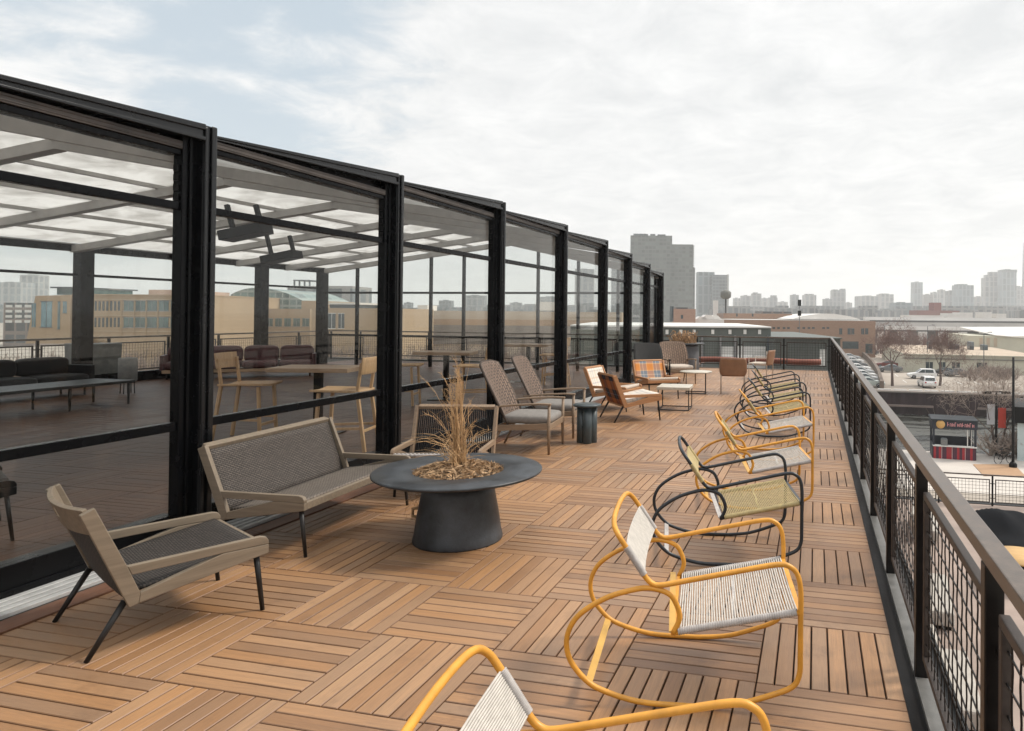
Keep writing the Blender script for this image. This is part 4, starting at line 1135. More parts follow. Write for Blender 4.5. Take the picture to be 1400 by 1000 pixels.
# buildings seen through the pavilion
b = Bld('tan_brick_building', 'big tan brick building with green glass windows seen through the first glass bay', 'building', 100, 292, 403.5, 118, M['bricktan'], 30)
b.box('parapet', 99.5, 292.5, 402, 403.6, M['bricktan'], -.2, 30)
for y in (408.5, 430.5, 452): b.box('string_course', 100, 292, y, y+1.0, simple('pale_stone_band%d' % int(y), (.50, .40, .29), .85, .1, .5), -.16, -.001)
for px in (111, 167.5, 185, 201, 217): b.box('pilaster', px-.5, px+.5, 410, 458, M['bricktan'], -.22, -.165)
for y0, y1 in ((412, 425), (434.5, 447.5)):
    for i in range(10): b.win(114+5.3*i, 116.6+5.3*i, y0, y1, M['winglass'])
    for i in range(7): b.win(170+16*i, 183+16*i, y0, y1, M['winglassgreen'], frame=M['tw_pale'])
b.box('roof_hall', 168, 206, 394.5, 402, simple('pink_roof', (.50, .37, .30), .8), 6, 22)
m = MB(); m.prism([(b.X(44), b.Z(60, 470)), (b.X(40), b.Z(60, 470)), (b.X(52), b.Z(60, 405)), (b.X(100), b.Z(100, 403.5)), (b.X(100), b.Z(100, 470))], -.5, 22); m.build('slanted_end', M['bricktan'], b.t)
for x0, x1, y0, y1 in ((60.5, 75, 413, 447), (83, 86, 413, 450), (48, 53, 415, 447), (90, 95, 413, 428)): 
    o = b.win(x0, x1, y0, y1, simple('blue_glass%d' % x0, (.16, .25, .28), .15, .4, .4), frame=M['tw_pale']); o.location.y = -.5
b.box('glass_penthouse', 57, 91, 393.5, 402.5, M['winglassgreen'], 3, 15); b.box('penthouse_roof', 54.5, 93, 391.5, 393.5, M['tw_grey'], 2, 16)
b = Bld('brick_building', 'dark brown brick block with pale window bands left of the tan building', 'building', 5, 47, 414, 190, M['tw_brown'], 20)
for y in (417, 424, 431, 438):
    for i in range(3): b.win(8+13*i, 17+13*i, y, y+3.5, M['whitetrim'])
b = Bld('domed_hall', 'tan hall with a big arched green glass roof seen through the second glass bay', 'building', 290, 424, 421.5, 135, M['bricktan'], 34)
for i in range(8): b.win(327+12.4*i, 336+12.4*i, 436, 446, M['winglassgreen'], frame=M['tw_pale'])
b.box('tan_block', 286, 326, 406, 460, M['bricktan'], -.3, 12); b.box('end_block', 405, 424, 411, 430, M['bricktan'], 2, 20)
m = MB(); xs = [b.X(298+118*i/20) for i in range(21)]
zz = [b.Z(350, 421)+(b.Z(350, 393)-b.Z(350, 421))*max(0, 1-abs(2*((i/20)-.28)/1.44)**2.2 if i/20 > .28 else 1-.35*abs(((i/20)-.28)/.28)**2) for i in range(21)]
m.prism([(xs[0], b.Z(350, 422))]+list(zip(xs, zz))+[(xs[-1], b.Z(350, 422))], 4, 22); m.build('arched_roof', tower_mat('arched_glazing', (.30, .33, .31), (.12, .17, .16), 1.4, 1.4), b.t)
b = Bld('office_block', 'grey office block with rooftop frame behind the arched hall', 'building', 393, 430, 391, 300, M['tw_grey'], 20)
b.box('roof_frame', 399, 422, 382.5, 384, M['tw_dark'], 1, 12)
for px in (400, 407, 414, 421): b.box('frame_post', px-.5, px+.5, 384, 391, M['tw_dark'], 1, 2)
b = Bld('office_block', 'lower grey office block with white window grid right of the rooftop frame', 'building', 438, 482, 391, 290, M['tw_pale'], 20)
b = Bld('tan_pavilion', 'tan building with slanted dark glass front seen at the end of the second glass bay', 'building', 426, 545, 421, 125, M['bricktan'], 20)
for x0, x1 in ((437, 446), (449, 459), (463, 471)): b.win(x0, x1, 429, 449, M['winglass'], frame=M['whitetrim'])
b.box('white_roof', 436, 486, 413.5, 416, M['roofwhite'], 2, 15); b.box('clerestory', 440, 482, 416, 421, M['winglass'], 3, 14)
b = Bld('long_warehouse', 'long pale tan warehouse seen through the third and fourth glass bays', 'warehouse', 546, 850, 424.5, 150, simple('tan_render', (.50, .40, .30), .85, .12, .1), 40)
b.box('lower_band', 546, 850, 436, 444, simple('orange_tan_band', (.40, .26, .155), .85, .15, .2), -.2, 0); b.box('plinth', 546, 850, 444, 470, simple('brown_plinth', (.21, .175, .15), .9, .25, .3), -.3, 0)
b.box('white_unit', 560, 574, 417, 424.5, M['roofwhite'], 5, 12); b.box('white_unit', 724, 752, 412, 424.5, M['roofwhite'], 8, 20)

# white paved lot below the far side of the pavilion
m = MB(); m.quad((-75, 8, G+.05), (-24, 8, G+.05), (-24, 75, G+.05), (-95, 75, G+.05))
tag(m.build('pale_lot', simple('bleached_concrete', (.60, .575, .55), .9, .12, .08), fixn=False), kind='structure')

# elevated railway
M['conc'] = simple('viaduct_concrete', (.60, .585, .565), .85, .15, .05)
M['concdark'] = simple('viaduct_painted_shadow', (.10, .10, .10), .8, .2, .1)  # dark colour standing in for shade in the gap and under the girder
v = Bld('viaduct', 'long pale concrete viaduct running behind the bare trees and beige building', 'viaduct', 1193, 1560, 446.0, 270, M['conc'], 14, part='deck_girder', base=far(1300, 452, 270).z)
v.box('parapet', 1193, 1560, 440.5, 446, simple('viaduct_parapet', (.40, .385, .37), .85, .2, .05), 1.2, 1.6); v.box('edge_beam', 1193, 1560, 433.5, 438, M['conc'], 9, 12); v.box('shade_strip', 1193, 1560, 438, 441, M['concdark'], 9.5, 12)
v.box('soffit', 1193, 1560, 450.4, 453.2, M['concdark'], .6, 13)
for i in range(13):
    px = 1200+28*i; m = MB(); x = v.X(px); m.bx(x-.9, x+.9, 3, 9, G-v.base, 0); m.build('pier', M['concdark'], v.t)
for i, (x0, x1, y) in enumerate(((1296, 1313, 428.5), (1313, 1330, 427.5), (1345, 1356, 427), (1362, 1376, 429), (1240, 1290, 431))):
    Bld('white_shed', ('low white shed roof above the viaduct, first of three', 'low white shed roof above the viaduct, second of three', 'small white shed above the viaduct in front of the tallest towers', 'white gabled shed above the viaduct near the tallest tower', 'long low white roof above the viaduct before the sheds')[i], 'shed', x0, x1, y, 300, M['roofwhite'], 8)
Bld('brick_block', 'dull red brick block with a taller middle above the viaduct', 'building', 1253, 1312, 424.5, 420, simple('dull_red_brick', (.22, .12, .11), .9, .2, .05), 12).box('tower_block', 1277, 1287, 414, 425, simple('dull_red_tower', (.22, .10, .095), .9, .2, .05), 0, 8)

# beige buildings across the river
M['beige'] = simple('sage_beige_render', (.46, .445, .36), .85, .12, .15)
M['tanroof'] = simple('tan_gravel_roof', (.42, .34, .26), .95, .15, .1)
b = Bld('beige_building', 'long low beige building with dark square windows across the river', 'building', 1236, 1412, 484.5, 130, M['beige'], 44, rot=-.23)
b.box('roof', 1237, 1411, 483.9, 484.5, M['tanroof'], .4, 43.5); b.box('cornice', 1235, 1413, 489, 490.5, simple('dark_cornice', (.17, .165, .14), .8), -.2, 0); b.box('cornice', 1235, 1413, 483.8, 485, M['beige'], -.35, -.01)
for x0, x1 in ((1264, 1273), (1281, 1289), (1297, 1307), (1328, 1341)): b.win(x0, x1, 494.5, 505, M['winglass'], frame=M['beige'])
b.win(1333, 1336, 489.8, 493, M['whitetrim'], 'wall_lamp')
for x0, x1, y in ((1292, 1297, 470), (1323, 1337, 473), (1352, 1358, 471), (1371, 1378, 473)): 
    m = MB(); x = b.X(x0); m.bx(x, b.X(x1), 22, 25, b.h, b.h+1.2+.3*(x0 % 3)); m.build('roof_unit', M['tw_dark'], b.t, bevel=.1)
b = Bld('beige_hall', 'taller beige hall with sloping white roof behind the low beige building', 'building', 1324, 1460, 459, 165, M['beige'], 26, rot=-.23)
m = MB(); m.quad((b.X(1358), -.3, b.h), (b.w, -.3, b.h-1.2), (b.w, 26, b.h+1.8), (b.X(1340), 26, b.h+1.5)); m.build('white_roof', M['roofwhite'], b.t, solid=.2, solid_off=1)
for i in range(3): b.box('brown_panel', 1338+9*i, 1342+9*i, 462, 474, M['tanroof'], -.1, 0)

# curved retaining wall beside the parked row
M['retain'] = simple('dark_retaining_brick', (.13, .10, .08), .9, .3, .5)
m = MB(); P = [gnd(*q, G) for q in ((1171, 481), (1178, 487), (1187, 495), (1195, 505), (1201, 516), (1204, 528), (1206, 534))]
P = catmull(P, 5)
for a, c in zip(P, P[1:]): m.bar((a.x, a.y, G+.65), (c.x, c.y, G+.65), .5, 1.3)
tag(m.build('retaining_wall', M['retain']), 'dark curved retaining wall between the parked row and the sandy lot', 'wall')
m = MB()
for i in range(40): m.bx(8+i*2.0, 8+i*2.0+1.7, 99.2, 99.6, G, G+.5)
tag(m.build('bank_kerb', M['conc']), 'row of concrete kerb blocks along the top of the river bank', 'kerb')

# worn bay markings, lamp posts and odds and ends of the lot
m = MB()
for i in range(12): m.box((13.6+2.7*i, 117.5, G+.012), (.13, 5.0, .004)); m.box((13.6+2.7*i, 128.8, G+.012), (.13, 5.0, .004))
for i in range(14): m.box((8.4, 103+5.2*i, G+.012), (5.0, .13, .004))
tag(m.build('parking_lines', M['paintline']), kind='structure')
for i, (px, py, h, lb) in enumerate(((1268, 505, 8.5, 'thin grey lamp post in the sandy lot beside the white estate car'), (1209, 492, 8.0, 'thin grey lamp post behind the first bare tree'), (1345, 515, 7.5, 'thin grey lamp post before the beige building wall'))):
    p = gnd(px, py, G); t = thing('lamp_post', lb, 'lamp post', p, YAW, 'thin lamp posts across the river')
    m = MB(); m.tube([(0, 0, 0), (0, 0, h), (.9, 0, h+.25)], [.09, .06, .05], 8); m.build('pole', M['tw_grey'], t)
    m = MB(); m.box((1.1, 0, h+.25), (.6, .25, .12)); m.build('lamp_head', M['tw_dark'], t)

# ================================================================== CARS
def car_paint(name, c, rough=.25): return mottled(name, c, rough, .06, 2, 0, spec=.6)
PAINT = dict(white=car_paint('white_car_paint', (.70, .70, .69)), silver=car_paint('silver_car_paint', (.45, .46, .47)), black=car_paint('black_car_paint', (.02, .02, .022)),
             red=car_paint('dark_red_car_paint', (.16, .035, .03)), grey=car_paint('grey_car_paint', (.14, .145, .15)), green=car_paint('pale_green_car_paint', (.42, .46, .43)))
M['tyre'] = mottled('tyre_rubber', (.018, .018, .018), .8, .2, 9, 0)
M['rim'] = mottled('wheel_rim', (.45, .45, .46), .3, .1, 9, 0, metal=.8)
M['lampred'] = mottled('tail_lamp_red', (.35, .02, .02), .2, .1, 9, 0)
M['lampwhite'] = mottled('head_lamp', (.7, .7, .68), .1, .1, 9, 0)
def make_car(name, suv=False):
    t = thing(name, 'car', 'car'); W = .90; H = 1.68 if suv else 1.45; z0 = .28
    side = [(-2.25, z0+.15), (-2.28, .80), (-2.20, .98)] + ([(-2.05, 1.02)] if suv else [(-1.6, 1.02)]) + [(1.05, 1.0), (1.95, .86), (2.25, .70), (2.28, z0+.15), (2.1, z0), (1.75, z0), (1.68, .52), (1.38, .66), (1.08, .52), (1.0, z0), (-1.0, z0), (-1.08, .52), (-1.38, .66), (-1.68, .52), (-1.75, z0), (-2.1, z0)]
    m = MB(); m.prism(side, -W, 2*W); m.build('body', PAINT['white'], t, bevel=.06)
    cab = [(-2.08, 1.02), (-1.95, H-.10), (-1.6, H), (.05, H), (.95, 1.0)] if suv else [(-1.62, 1.02), (-1.05, H-.04), (-.7, H), (.05, H), (1.0, 1.0)]
    k = MB(); n = len(cab); a = [(x, -W+.03+.16*(z-1.0)/(H-1), z) for x, z in cab]; b = [(x, -y, z) for x, y, z in a]
    q = k.add(a+b); k.face([q+i for i in range(n)]); k.face([q+n+i for i in range(n)][::-1])
    for i in range(n): k.face([q+i, q+n+i, q+n+(i+1) % n, q+(i+1) % n])
    k.build('roof', PAINT['white'], t, bevel=.05)
    xs = [(cab[0][0]+.30, cab[-1][0]-.35)]
    for s in (-1, 1):
        for x0, x1, xt0, xt1 in ((cab[0][0]+.34, -.42, cab[1][0]+.30, -.42), (-.36, cab[-1][0]-.22, -.36, .05)):
            y0 = s*(W-.03-.16*.06+.012); y1 = s*(W-.03-.16*.8+.012); zt = 1.03+(H-1.03)*.82
            g = MB(); g.quad((x0, y0, 1.06), (x1, y0, 1.06), (xt1, y1, zt), (xt0, y1, zt)); g.build('side_window', M['winglass'], t, solid=.012)
    g = MB(); fx0, fx1 = cab[-1][0], cab[-2][0]; f = lambda q: fx0+(fx1-fx0)*q
    g.quad((f(.1)+.02, -.72, 1.0+(H-1)*.1), (f(.1)+.02, .72, 1.0+(H-1)*.1), (f(.86)+.02, .64, 1.0+(H-1)*.86), (f(.86)+.02, -.64, 1.0+(H-1)*.86)); g.build('windscreen', M['winglass'], t, solid=.012)
    g = MB(); bx0, bz0, bx1, bz1 = cab[0][0], cab[0][1], cab[1][0], cab[1][1]; h = lambda q: (bx0+(bx1-bx0)*q-.02, bz0+(bz1-bz0)*q)
    g.quad((h(.15)[0], -.68, h(.15)[1]), (h(.15)[0], .68, h(.15)[1]), (h(.9)[0], .62, h(.9)[1]), (h(.9)[0], -.62, h(.9)[1])); g.build('rear_window', M['winglass'], t, solid=.012)
    for x in (-1.38, 1.38):
        for s in (-1, 1):
            w = MB(); pr = [(.20, -.10), (.31, -.10), (.335, -.06), (.335, .06), (.31, .10), (.20, .10)]
            w.lathe(pr, n=20); o = w.build('wheel', M['tyre'], t); o.location = (x, s*(W-.10), .335); o.rotation_euler = (math.pi/2, 0, 0)
            w = MB(); w.lathe([(.05, -.09), (.20, -.105), (.205, .105), (.05, .09)], n=16); w.build('rim', M['rim'], o)
    for s in (-1, 1):
        w = MB(); w.bx(2.17, 2.275, s*.60-.17, s*.60+.17, .66, .76); w.build('headlight', M['lampwhite'], t, bevel=.02)
        w = MB(); w.bx(-2.295, -2.20, s*.68-.12, s*.68+.12, .76, .96); w.build('taillight', M['lampred'], t, bevel=.02)
    return t
def paint(t, c):
    for o in children(t):
        if o.name.split('.')[0] in ('body', 'roof'):
            o.data = o.data.copy(); o.data.materials[0] = PAINT[c]
carA = make_car('parked_car'); carB = make_car('parked_car', True)
first = {id(carA): True, id(carB): True}
def car(proto, x, y, rz, c, label, group):
    t = proto if first.pop(id(proto), None) else copy_tree(proto)
    place(t, (x, y, G+.01), rz, label, group); paint(t, c); return t
p = gnd(1260, 518, G); car(carB, p.x, p.y, rad(184), 'white', 'white estate car parked side on beneath the bare trees', 'cars in the sandy lot')
p = gnd(1267, 529.5, G); car(carB, p.x, p.y, rad(95), 'white', 'pale hatchback seen from behind close to the far river bank', 'cars in the sandy lot')
for i, (px, py, c, lb) in enumerate(((1290, 514, 'black', 'black car beside the second bare tree in front of the beige wall'), (1306, 515, 'grey', 'dark grey car in front of the square window of the beige building'),
        (1213, 503, 'red', 'dark red car half hidden behind the first bare tree'), (1228, 499, 'white', 'white car farther back behind the first bare tree'), (1216, 509, 'grey', 'grey car just behind the trunk of the first bare tree'),
        (1190, 485, 'grey', 'dark car parked at the brick building doorway'))):
    p = gnd(px, py, G); car(carA, p.x, p.y, rad((183, 178, 175, 184, 181, 176)[i]), c, lb, 'cars in the sandy lot')
cols = ['green', 'silver', 'white', 'silver', 'white', 'grey', 'white', 'silver']
nth = ['first', 'second', 'third', 'fourth', 'fifth', 'sixth', 'seventh', 'eighth']
for i, y in enumerate((106.5, 113.5, 120, 127.5, 136, 146, 158, 172)):
    car(carA, 8.2+.009*(y-106)-.9, y, rad(R.uniform(-4, 4)+90*0), cols[i], '%s car, %s in the row along the curved retaining wall counted from the river' % ({'green': 'pale green', 'silver': 'silver', 'white': 'white', 'grey': 'dark grey'}[cols[i]], nth[i]), 'cars in the row along the retaining wall')

# ================================================================== KIOSK
kd = 50.6
p = gnd(1275, 627, G); kz = G
ks = thing('kiosk', 'small navy kiosk with red striped counter and open front by the river', 'kiosk', (p.x, p.y, kz), YAW-.30)
sc = kd/F_PX; kw = 55*sc; kdp = 2.3
M['navy'] = simple('navy_paint', (.008, .013, .024), .5, .2, 2)
M['kred'] = simple('kiosk_red', (.36, .018, .028), .5, .15, 2); M['kplum'] = simple('kiosk_plum', (.075, .018, .040), .5, .15, 2); M['kpink'] = simple('kiosk_pale_stripe', (.48, .30, .30), .6, .1, 2)
for nm, y0, y1, x0, x1 in (('front_counter', 0, .10, .06, kw-.06),):
    m = MB(); m.bx(x0, x1, y0, y1, 0, .93); m.build(nm, M['kplum'], ks)
cs = ['kred', 'kplum', 'kred', 'kpink', 'kplum', 'kred', 'kred', 'kpink', 'kplum', 'kred', 'kplum', 'kred', 'kpink', 'kplum', 'kred', 'kplum']
w = (kw-.14)/len(cs)
for i, c in enumerate(cs):
    ww = w*(.28 if c == 'kpink' else .9)
    m = MB(); m.bx(.07+i*w, .07+i*w+ww, -.03, 0, .02, .92); m.build('counter_stripe', M[c], ks)
m = MB(); m.bx(.0, kw, -.16, .28, .93, 1.0); m.build('counter_top', M['whitetrim'], ks)
m = MB(); m.bx(0, .10, .10, kdp, 0, .95); m.bx(kw-.10, kw, .10, kdp, 0, .95); m.bx(.10, kw-.10, kdp-.10, kdp, 0, 1.35); m.build('side_panel', M['navy'], ks)
for x in (.0, kw-.14):
    for y in (0.0, kdp-.14):
        m = MB(); m.bx(x, x+.14, y+.001, y+.14, .0 if y else 1.0, 2.70); m.build('corner_post', M['navy'], ks)
m = MB(); m.bx(kw-.62, kw-.56, .02, .08, 1.0, 2.3); m.bx(kw-.36, kw-.32, .02, .08, 1.0, 2.3); m.build('slim_post', M['whitetrim'], ks)
m = MB(); m.bx(-.06, kw+.06, -.06, 0, 2.22, 2.80); m.bx(-.06, kw+.06, kdp, kdp+.06, 2.22, 2.80); m.bx(-.06, 0, 0, kdp, 2.22, 2.80); m.bx(kw, kw+.06, 0, kdp, 2.22, 2.80); m.build('fascia', M['navy'], ks)
m = MB(); m.prism([(-.14, 2.801), (kw+.14, 2.801), (kw+.10, 2.90), (-.10, 2.90)], -.14, kdp+.28); m.build('roof', simple('kiosk_roof', (.010, .016, .022), .6, .2, 2), ks, bevel=.02)
m = MB(); m.lathe([(0, 0), (.30, 0), (.30, .04), (0, .04)], n=28, cap=False); o = m.build('round_sign', simple('orange_sign', (.60, .36, .12), .5, .1, 4), ks); o.rotation_euler = (math.pi/2, 0, 0); o.location = (.52, -.06, 2.52)
lt = MB(); xx = .98; hts = (.30, .22, .24, .30, .22, .24, .30, .22, .26, .30, .22)
for i, h in enumerate(hts):                           # lettering too small in the photo to read: strokes only
    ww = .13; z = 2.40
    lt.bx(xx, xx+.035, -.085, -.06, z, z+h); lt.bx(xx+.035, xx+ww-.035, -.085, -.06, z+(h-.04 if i % 2 else .10), z+(h if i % 2 else .14)); 
    if i % 3: lt.bx(xx+ww-.035, xx+ww, -.085, -.06, z, z+.20)
    xx += .165
lt.build('sign_lettering', simple('sign_pink', (.62, .27, .28), .5, .1, 4), ks)
t = thing('counter_box', 'small grey box standing on the kiosk counter', 'box', ks.matrix_basis @ Vector((.78, .06, 1.0)), YAW-.30)
m = MB(); m.bx(-.22, .22, -.15, .15, 0, .42); m.build('box_body', M['planter'], t, bevel=.02); m = MB(); m.prism([(-.24, .42), (.24, .42), (.15, .52), (-.15, .52)], -.15, .30); m.build('lid', M['tw_dark'], t)
# boarded platform, container, posts
m = MB(); q = [gnd(*v_, G) for v_ in ((1330, 636), (1386, 636), (1402, 652), (1345, 652))]
k = m.add([(v_.x, v_.y, G+.06) for v_ in q]+[(v_.x, v_.y, G-.1) for v_ in q]); m.face([k, k+1, k+2, k+3]); 
for i in range(4): m.face([k+i, k+4+i, k+4+(i+1) % 4, k+(i+1) % 4])
tag(m.build('timber_platform', wood('platform_boards', (.42, .26, .15), .2, 'X', .3)), 'low tan timber platform on the quay beside the kiosk', 'platform')
m = MB(); q = [(4, 44), (40, 44), (40, 56.8), (4, 56.8)]; m.quad(*[(x, y, G+.03) for x, y in q]); tag(m.build('quay_pavement', simple('pale_quay_concrete', (.52, .475, .43), .9, .12, .3), fixn=False), kind='structure')
b = Bld('container_bar', 'pale blue container with dark roof at the edge of the quay', 'container', 1391, 1470, 578, 50, simple('pale_blue_cladding', (.50, .58, .58), .6, .1, .5), 6, rot=-.52)
b.box('roof', 1384, 1474, 556, 577.8, M['black'], -.3, 6.2)
p = gnd(1385, 640, G); t = thing('lamp_post', 'tall plain black post on the quay beside the pale blue container', 'lamp post', p)
m = MB(); m.tube([(0, 0, 0), (0, 0, 7.6)], [.10, .075], 10); m.build('pole', M['black'], t); m = MB(); m.lathe([(.26, 0), (.26, .25), (.12, .45)], n=14); m.build('base', M['black'], t)
p = gnd(1373, 634, G); t = thing('bicycle', 'dark bicycle leaning near the black post on the quay', 'bicycle', p, .5)
for x in (-.52, .52):
    m = MB(); m.tube([(x+.34*math.cos(a*.3142), 0, .34+.34*math.sin(a*.3142)) for a in range(20)], .025, 6, closed=True); m.build('wheel', M['tyre'], t)
m = MB(); m.tube([(-.52, 0, .34), (-.1, 0, .30), (.40, 0, .78), (-.20, 0, .80), (-.52, 0, .34)], .025, 6); m.tube([(-.1, 0, .30), (-.24, 0, .98)], .022, 6); m.tube([(.52, 0, .34), (.38, 0, .98)], .022, 6); m.build('frame', M['black'], t)
m = MB(); m.bx(-.36, -.12, -.08, .08, .98, 1.03); m.build('saddle', M['black'], t); m = MB(); m.bar((.36, -.28, 1.0), (.36, .28, 1.0), .03, .03); m.build('handlebar', M['black'], t)
p = far(1328, 600, 60); t = thing('street_lamp', 'black twin headed street lamp with red and white banners behind the kiosk', 'street lamp', (p.x, RY0-.6, G), YAW)
zt = far(1328, 521, 60).z-G
m = MB(); m.tube([(0, 0, 0), (0, 0, zt)], [.10, .07], 10); m.build('pole', M['black'], t)
m = MB(); m.bar((-.75, 0, zt-.05), (.75, 0, zt-.05), .07, .09); m.build('cross_arm', M['black'], t)
for s in (-1, 1):
    m = MB(); m.box((s*.72, 0, zt-.12), (.62, .30, .16)); m.build('lamp_head', M['black'], t, bevel=.03)
m = MB(); m.bx(.14, .72, -.02, .02, zt-2.75, zt-1.25); m.build('red_banner', simple('red_banner_cloth', (.62, .07, .045), .7, .08, 2), t, bevel=.008)
m = MB(); m.bx(-.70, -.12, -.02, .02, zt-2.5, zt-1.0); m.build('white_banner', simple('white_banner_cloth', (.5, .5, .52), .7, .15, 2), t, bevel=.008)

# ================================================================== BARE TREES
M['bark'] = mottled('grey_brown_bark', (.115, .082, .068), .9, .3, 4, 0)
M['twig'] = mottled('reddish_brown_twigs', (.165, .098, .080), .9, .35, 1.2, 0)
M['twigpale'] = mottled('pale_tan_twigs', (.34, .27, .225), .9, .3, 1.2, 0)
M['twiggrey'] = mottled('grey_tan_twigs', (.20, .15, .125), .9, .3, 1.2, 0)
def tree(px, py, h, spread, label, seed, twig='twig', base=G, split=1, levels=5, tw=.016, group='bare winter trees across the water', trunk_r=.019):
    rr3 = random.Random(seed); p = gnd(px, py, base) if isinstance(py, (int, float)) else py
    t = thing('bare_tree', label, 'tree', (p.x, p.y, base), 0, group)
    trunk, crown = MB(), MB()
    def grow(pos, d, L, r, lev):
        P = [pos]; q = pos.copy(); dd = d.copy()
        for i in range(3):
            dd = (dd+Vector((rr3.uniform(-.16, .16), rr3.uniform(-.16, .16), rr3.uniform(-.02, .14)))).normalized(); q = q+dd*L/3; P.append(q.copy())
        r1 = max(tw*.6, r*.62)
        (trunk if lev < 2 else crown).tube(P, [r+(r1-r)*i/3 for i in range(4)], 6 if lev < 2 else 3, caps=False)
        if lev >= levels: return
        n = (4 if lev == 0 else rr3.choice((3, 3, 4))) + (1 if lev in (2, 3) else 0)
        for i in range(n):
            a = 6.283*(i+rr3.random()*.7)/n; up = rr3.uniform(.30, .95) if lev < 2 else rr3.uniform(-.15, .85)
            s = dd.orthogonal().normalized(); w_ = dd.cross(s)
            nd = (dd*up+(s*math.cos(a)+w_*math.sin(a))*rr3.uniform(.5, .9)*spread+Vector((0, 0, .12))).normalized()
            k = rr3.uniform(.25, 1.0) if i else 1.0
            at = P[3] if k > .85 else P[1].lerp(P[3], k)
            grow(at, nd, L*rr3.uniform(.58, .80), max(tw*.7, r1*rr3.uniform(.5, .75)), lev+1)
    for s_ in range(split):
        grow(Vector((.25*s_, 0, 0)), Vector((.12*(s_-.5*(split-1)), 0, 1)).normalized(), h*.30, h*trunk_r, 0)
    trunk.build('trunk', M['bark'], t, fixn=False); crown.build('crown', M[twig], t, fixn=False)
    return t
tree(1220, 528, 11.8, 1.15, 'big bare reddish tree on the far bank in front of the sandy lot', 11, levels=6, tw=.019)
tree(1285, 528, 11.0, .80, 'slimmer bare tree beside the black parked car across the river', 23, levels=6, tw=.017)
tree(1362, 622, 10.2, .80, 'bare twin stemmed tree on the near quay between kiosk and black post', 31, 'twigpale', split=2, tw=.011, trunk_r=.010)
tree(1352, 531, 4.6, 1.2, 'low spreading bare tree on the far bank before the beige wall', 41, 'twiggrey')
tree(1372, 532, 3.8, 1.3, 'low bushy bare tree at the right end of the far bank', 43, 'twiggrey')
tree(1204, 484, 12, 1.0, 'bare reddish tree beside the brick building doorway', 47, levels=5, tw=.03)
tree(1236, 480, 11, 1.1, 'bare tree behind the parked cars before the viaduct', 53, levels=5, tw=.03)
tree(690, Vector((-33, 70, G)), 9, 1.0, 'bare tree below the long warehouse seen through the glass', 59, 'twiggrey', levels=4, tw=.03, group='bare trees seen through the pavilion')
tree(690, Vector((-47, 84, G)), 9, 1.0, 'second bare tree seen through the fourth glass bay', 61, 'twiggrey', levels=4, tw=.03, group='bare trees seen through the pavilion')
# scrubby thicket under the viaduct and along the streets on the far side
def thicket(name, label, pts, n, h, mat, seed, jx=4, jy=5):
    rr4 = random.Random(seed); m = MB()
    for i in range(n):
        a = pts[rr4.randrange(len(pts)-1)]; k = pts.index(a); b_ = pts[k+1]; c = a.lerp(b_, rr4.random())+Vector((rr4.uniform(-jx, jx), rr4.uniform(-jy, jy), 0))
        for j in range(7):
            e = c+Vector((rr4.uniform(-1.6, 1.6), rr4.uniform(-1.6, 1.6), h*rr4.uniform(.4, 1.1)))
            m.tube([c, (c+e)/2+Vector((rr4.uniform(-.4, .4), 0, .3)), e], [.07, .05, .02], 3, caps=False)
            for s_ in range(3): f_ = c.lerp(e, rr4.uniform(.4, .95)); m.tube([f_, f_+Vector((rr4.uniform(-1, 1), rr4.uniform(-1, 1), rr4.uniform(.2, 1.4)))], [.035, .012], 3, caps=False)
    tag(m.build(name, M[mat], fixn=False), label, 'thicket', kind='stuff')
thicket('scrub_thicket', 'tangled reddish scrub below the viaduct', [gnd(1200, 481, G), gnd(1240, 478, G), gnd(1290, 476, G), gnd(1330, 476, G)], 90, 5.0, 'twig', 5)
thicket('scrub_thicket', 'brown scrub in front of the tan buildings behind the pavilion', [Vector((-88, 40, G)), Vector((-78, 66, G)), Vector((-66, 84, G)), Vector((-46, 100, G)), Vector((-28, 112, G))], 420, 5.2, 'twiggrey', 6)
thicket('scrub_thicket', 'low dry brush in front of the beige building wall', [gnd(1318, 520, G), gnd(1350, 518, G), gnd(1378, 518, G)], 22, 1.9, 'twiggrey', 8)

thicket('quay_brush', 'pale dry brush along the quay edge behind the kiosk', [Vector((12.6, 56.3, G)), Vector((14.5, 56.2, G)), Vector((16, 56.0, G))], 16, 1.3, 'twigpale', 9, .5, .4)
# ================================================================== SKY, SUN, AIR
SUN_EL, SUN_AZ = rad(48), rad(62)                 # azimuth measured from +Y towards +X
W = bpy.data.worlds.new('World'); S.world = W; W.use_nodes = True
nt = W.node_tree; bg = nt.nodes['Background']
sky = nt.nodes.new('ShaderNodeTexSky'); sky.sky_type = 'NISHITA'; sky.sun_disc = False
sky.sun_elevation = SUN_EL; sky.sun_rotation = SUN_AZ; sky.air_density = 1.0; sky.dust_density = 2.5
def nn(t, **k):
    x = nt.nodes.new(t)
    for a, v in k.items():
        if a in x.inputs: x.inputs[a].default_value = v
        else: setattr(x, a, v)
    return x
def mth(op, a, b=None, c=None):
    x = nn('ShaderNodeMath', operation=op)
    for i, v in enumerate((a, b, c)):
        if v is None: continue
        if isinstance(v, (int, float)): x.inputs[i].default_value = v
        else: nt.links.new(v, x.inputs[i])
    return x.outputs[0]
tc = nn('ShaderNodeTexCoord').outputs['Generated']
sep = nn('ShaderNodeSeparateXYZ'); nt.links.new(tc, sep.inputs[0])
den = mth('MAXIMUM', mth('ADD', sep.outputs[2], .16), .06)
cmb = nn('ShaderNodeCombineXYZ'); nt.links.new(mth('DIVIDE', sep.outputs[0], den), cmb.inputs[0]); nt.links.new(mth('DIVIDE', sep.outputs[1], den), cmb.inputs[1])
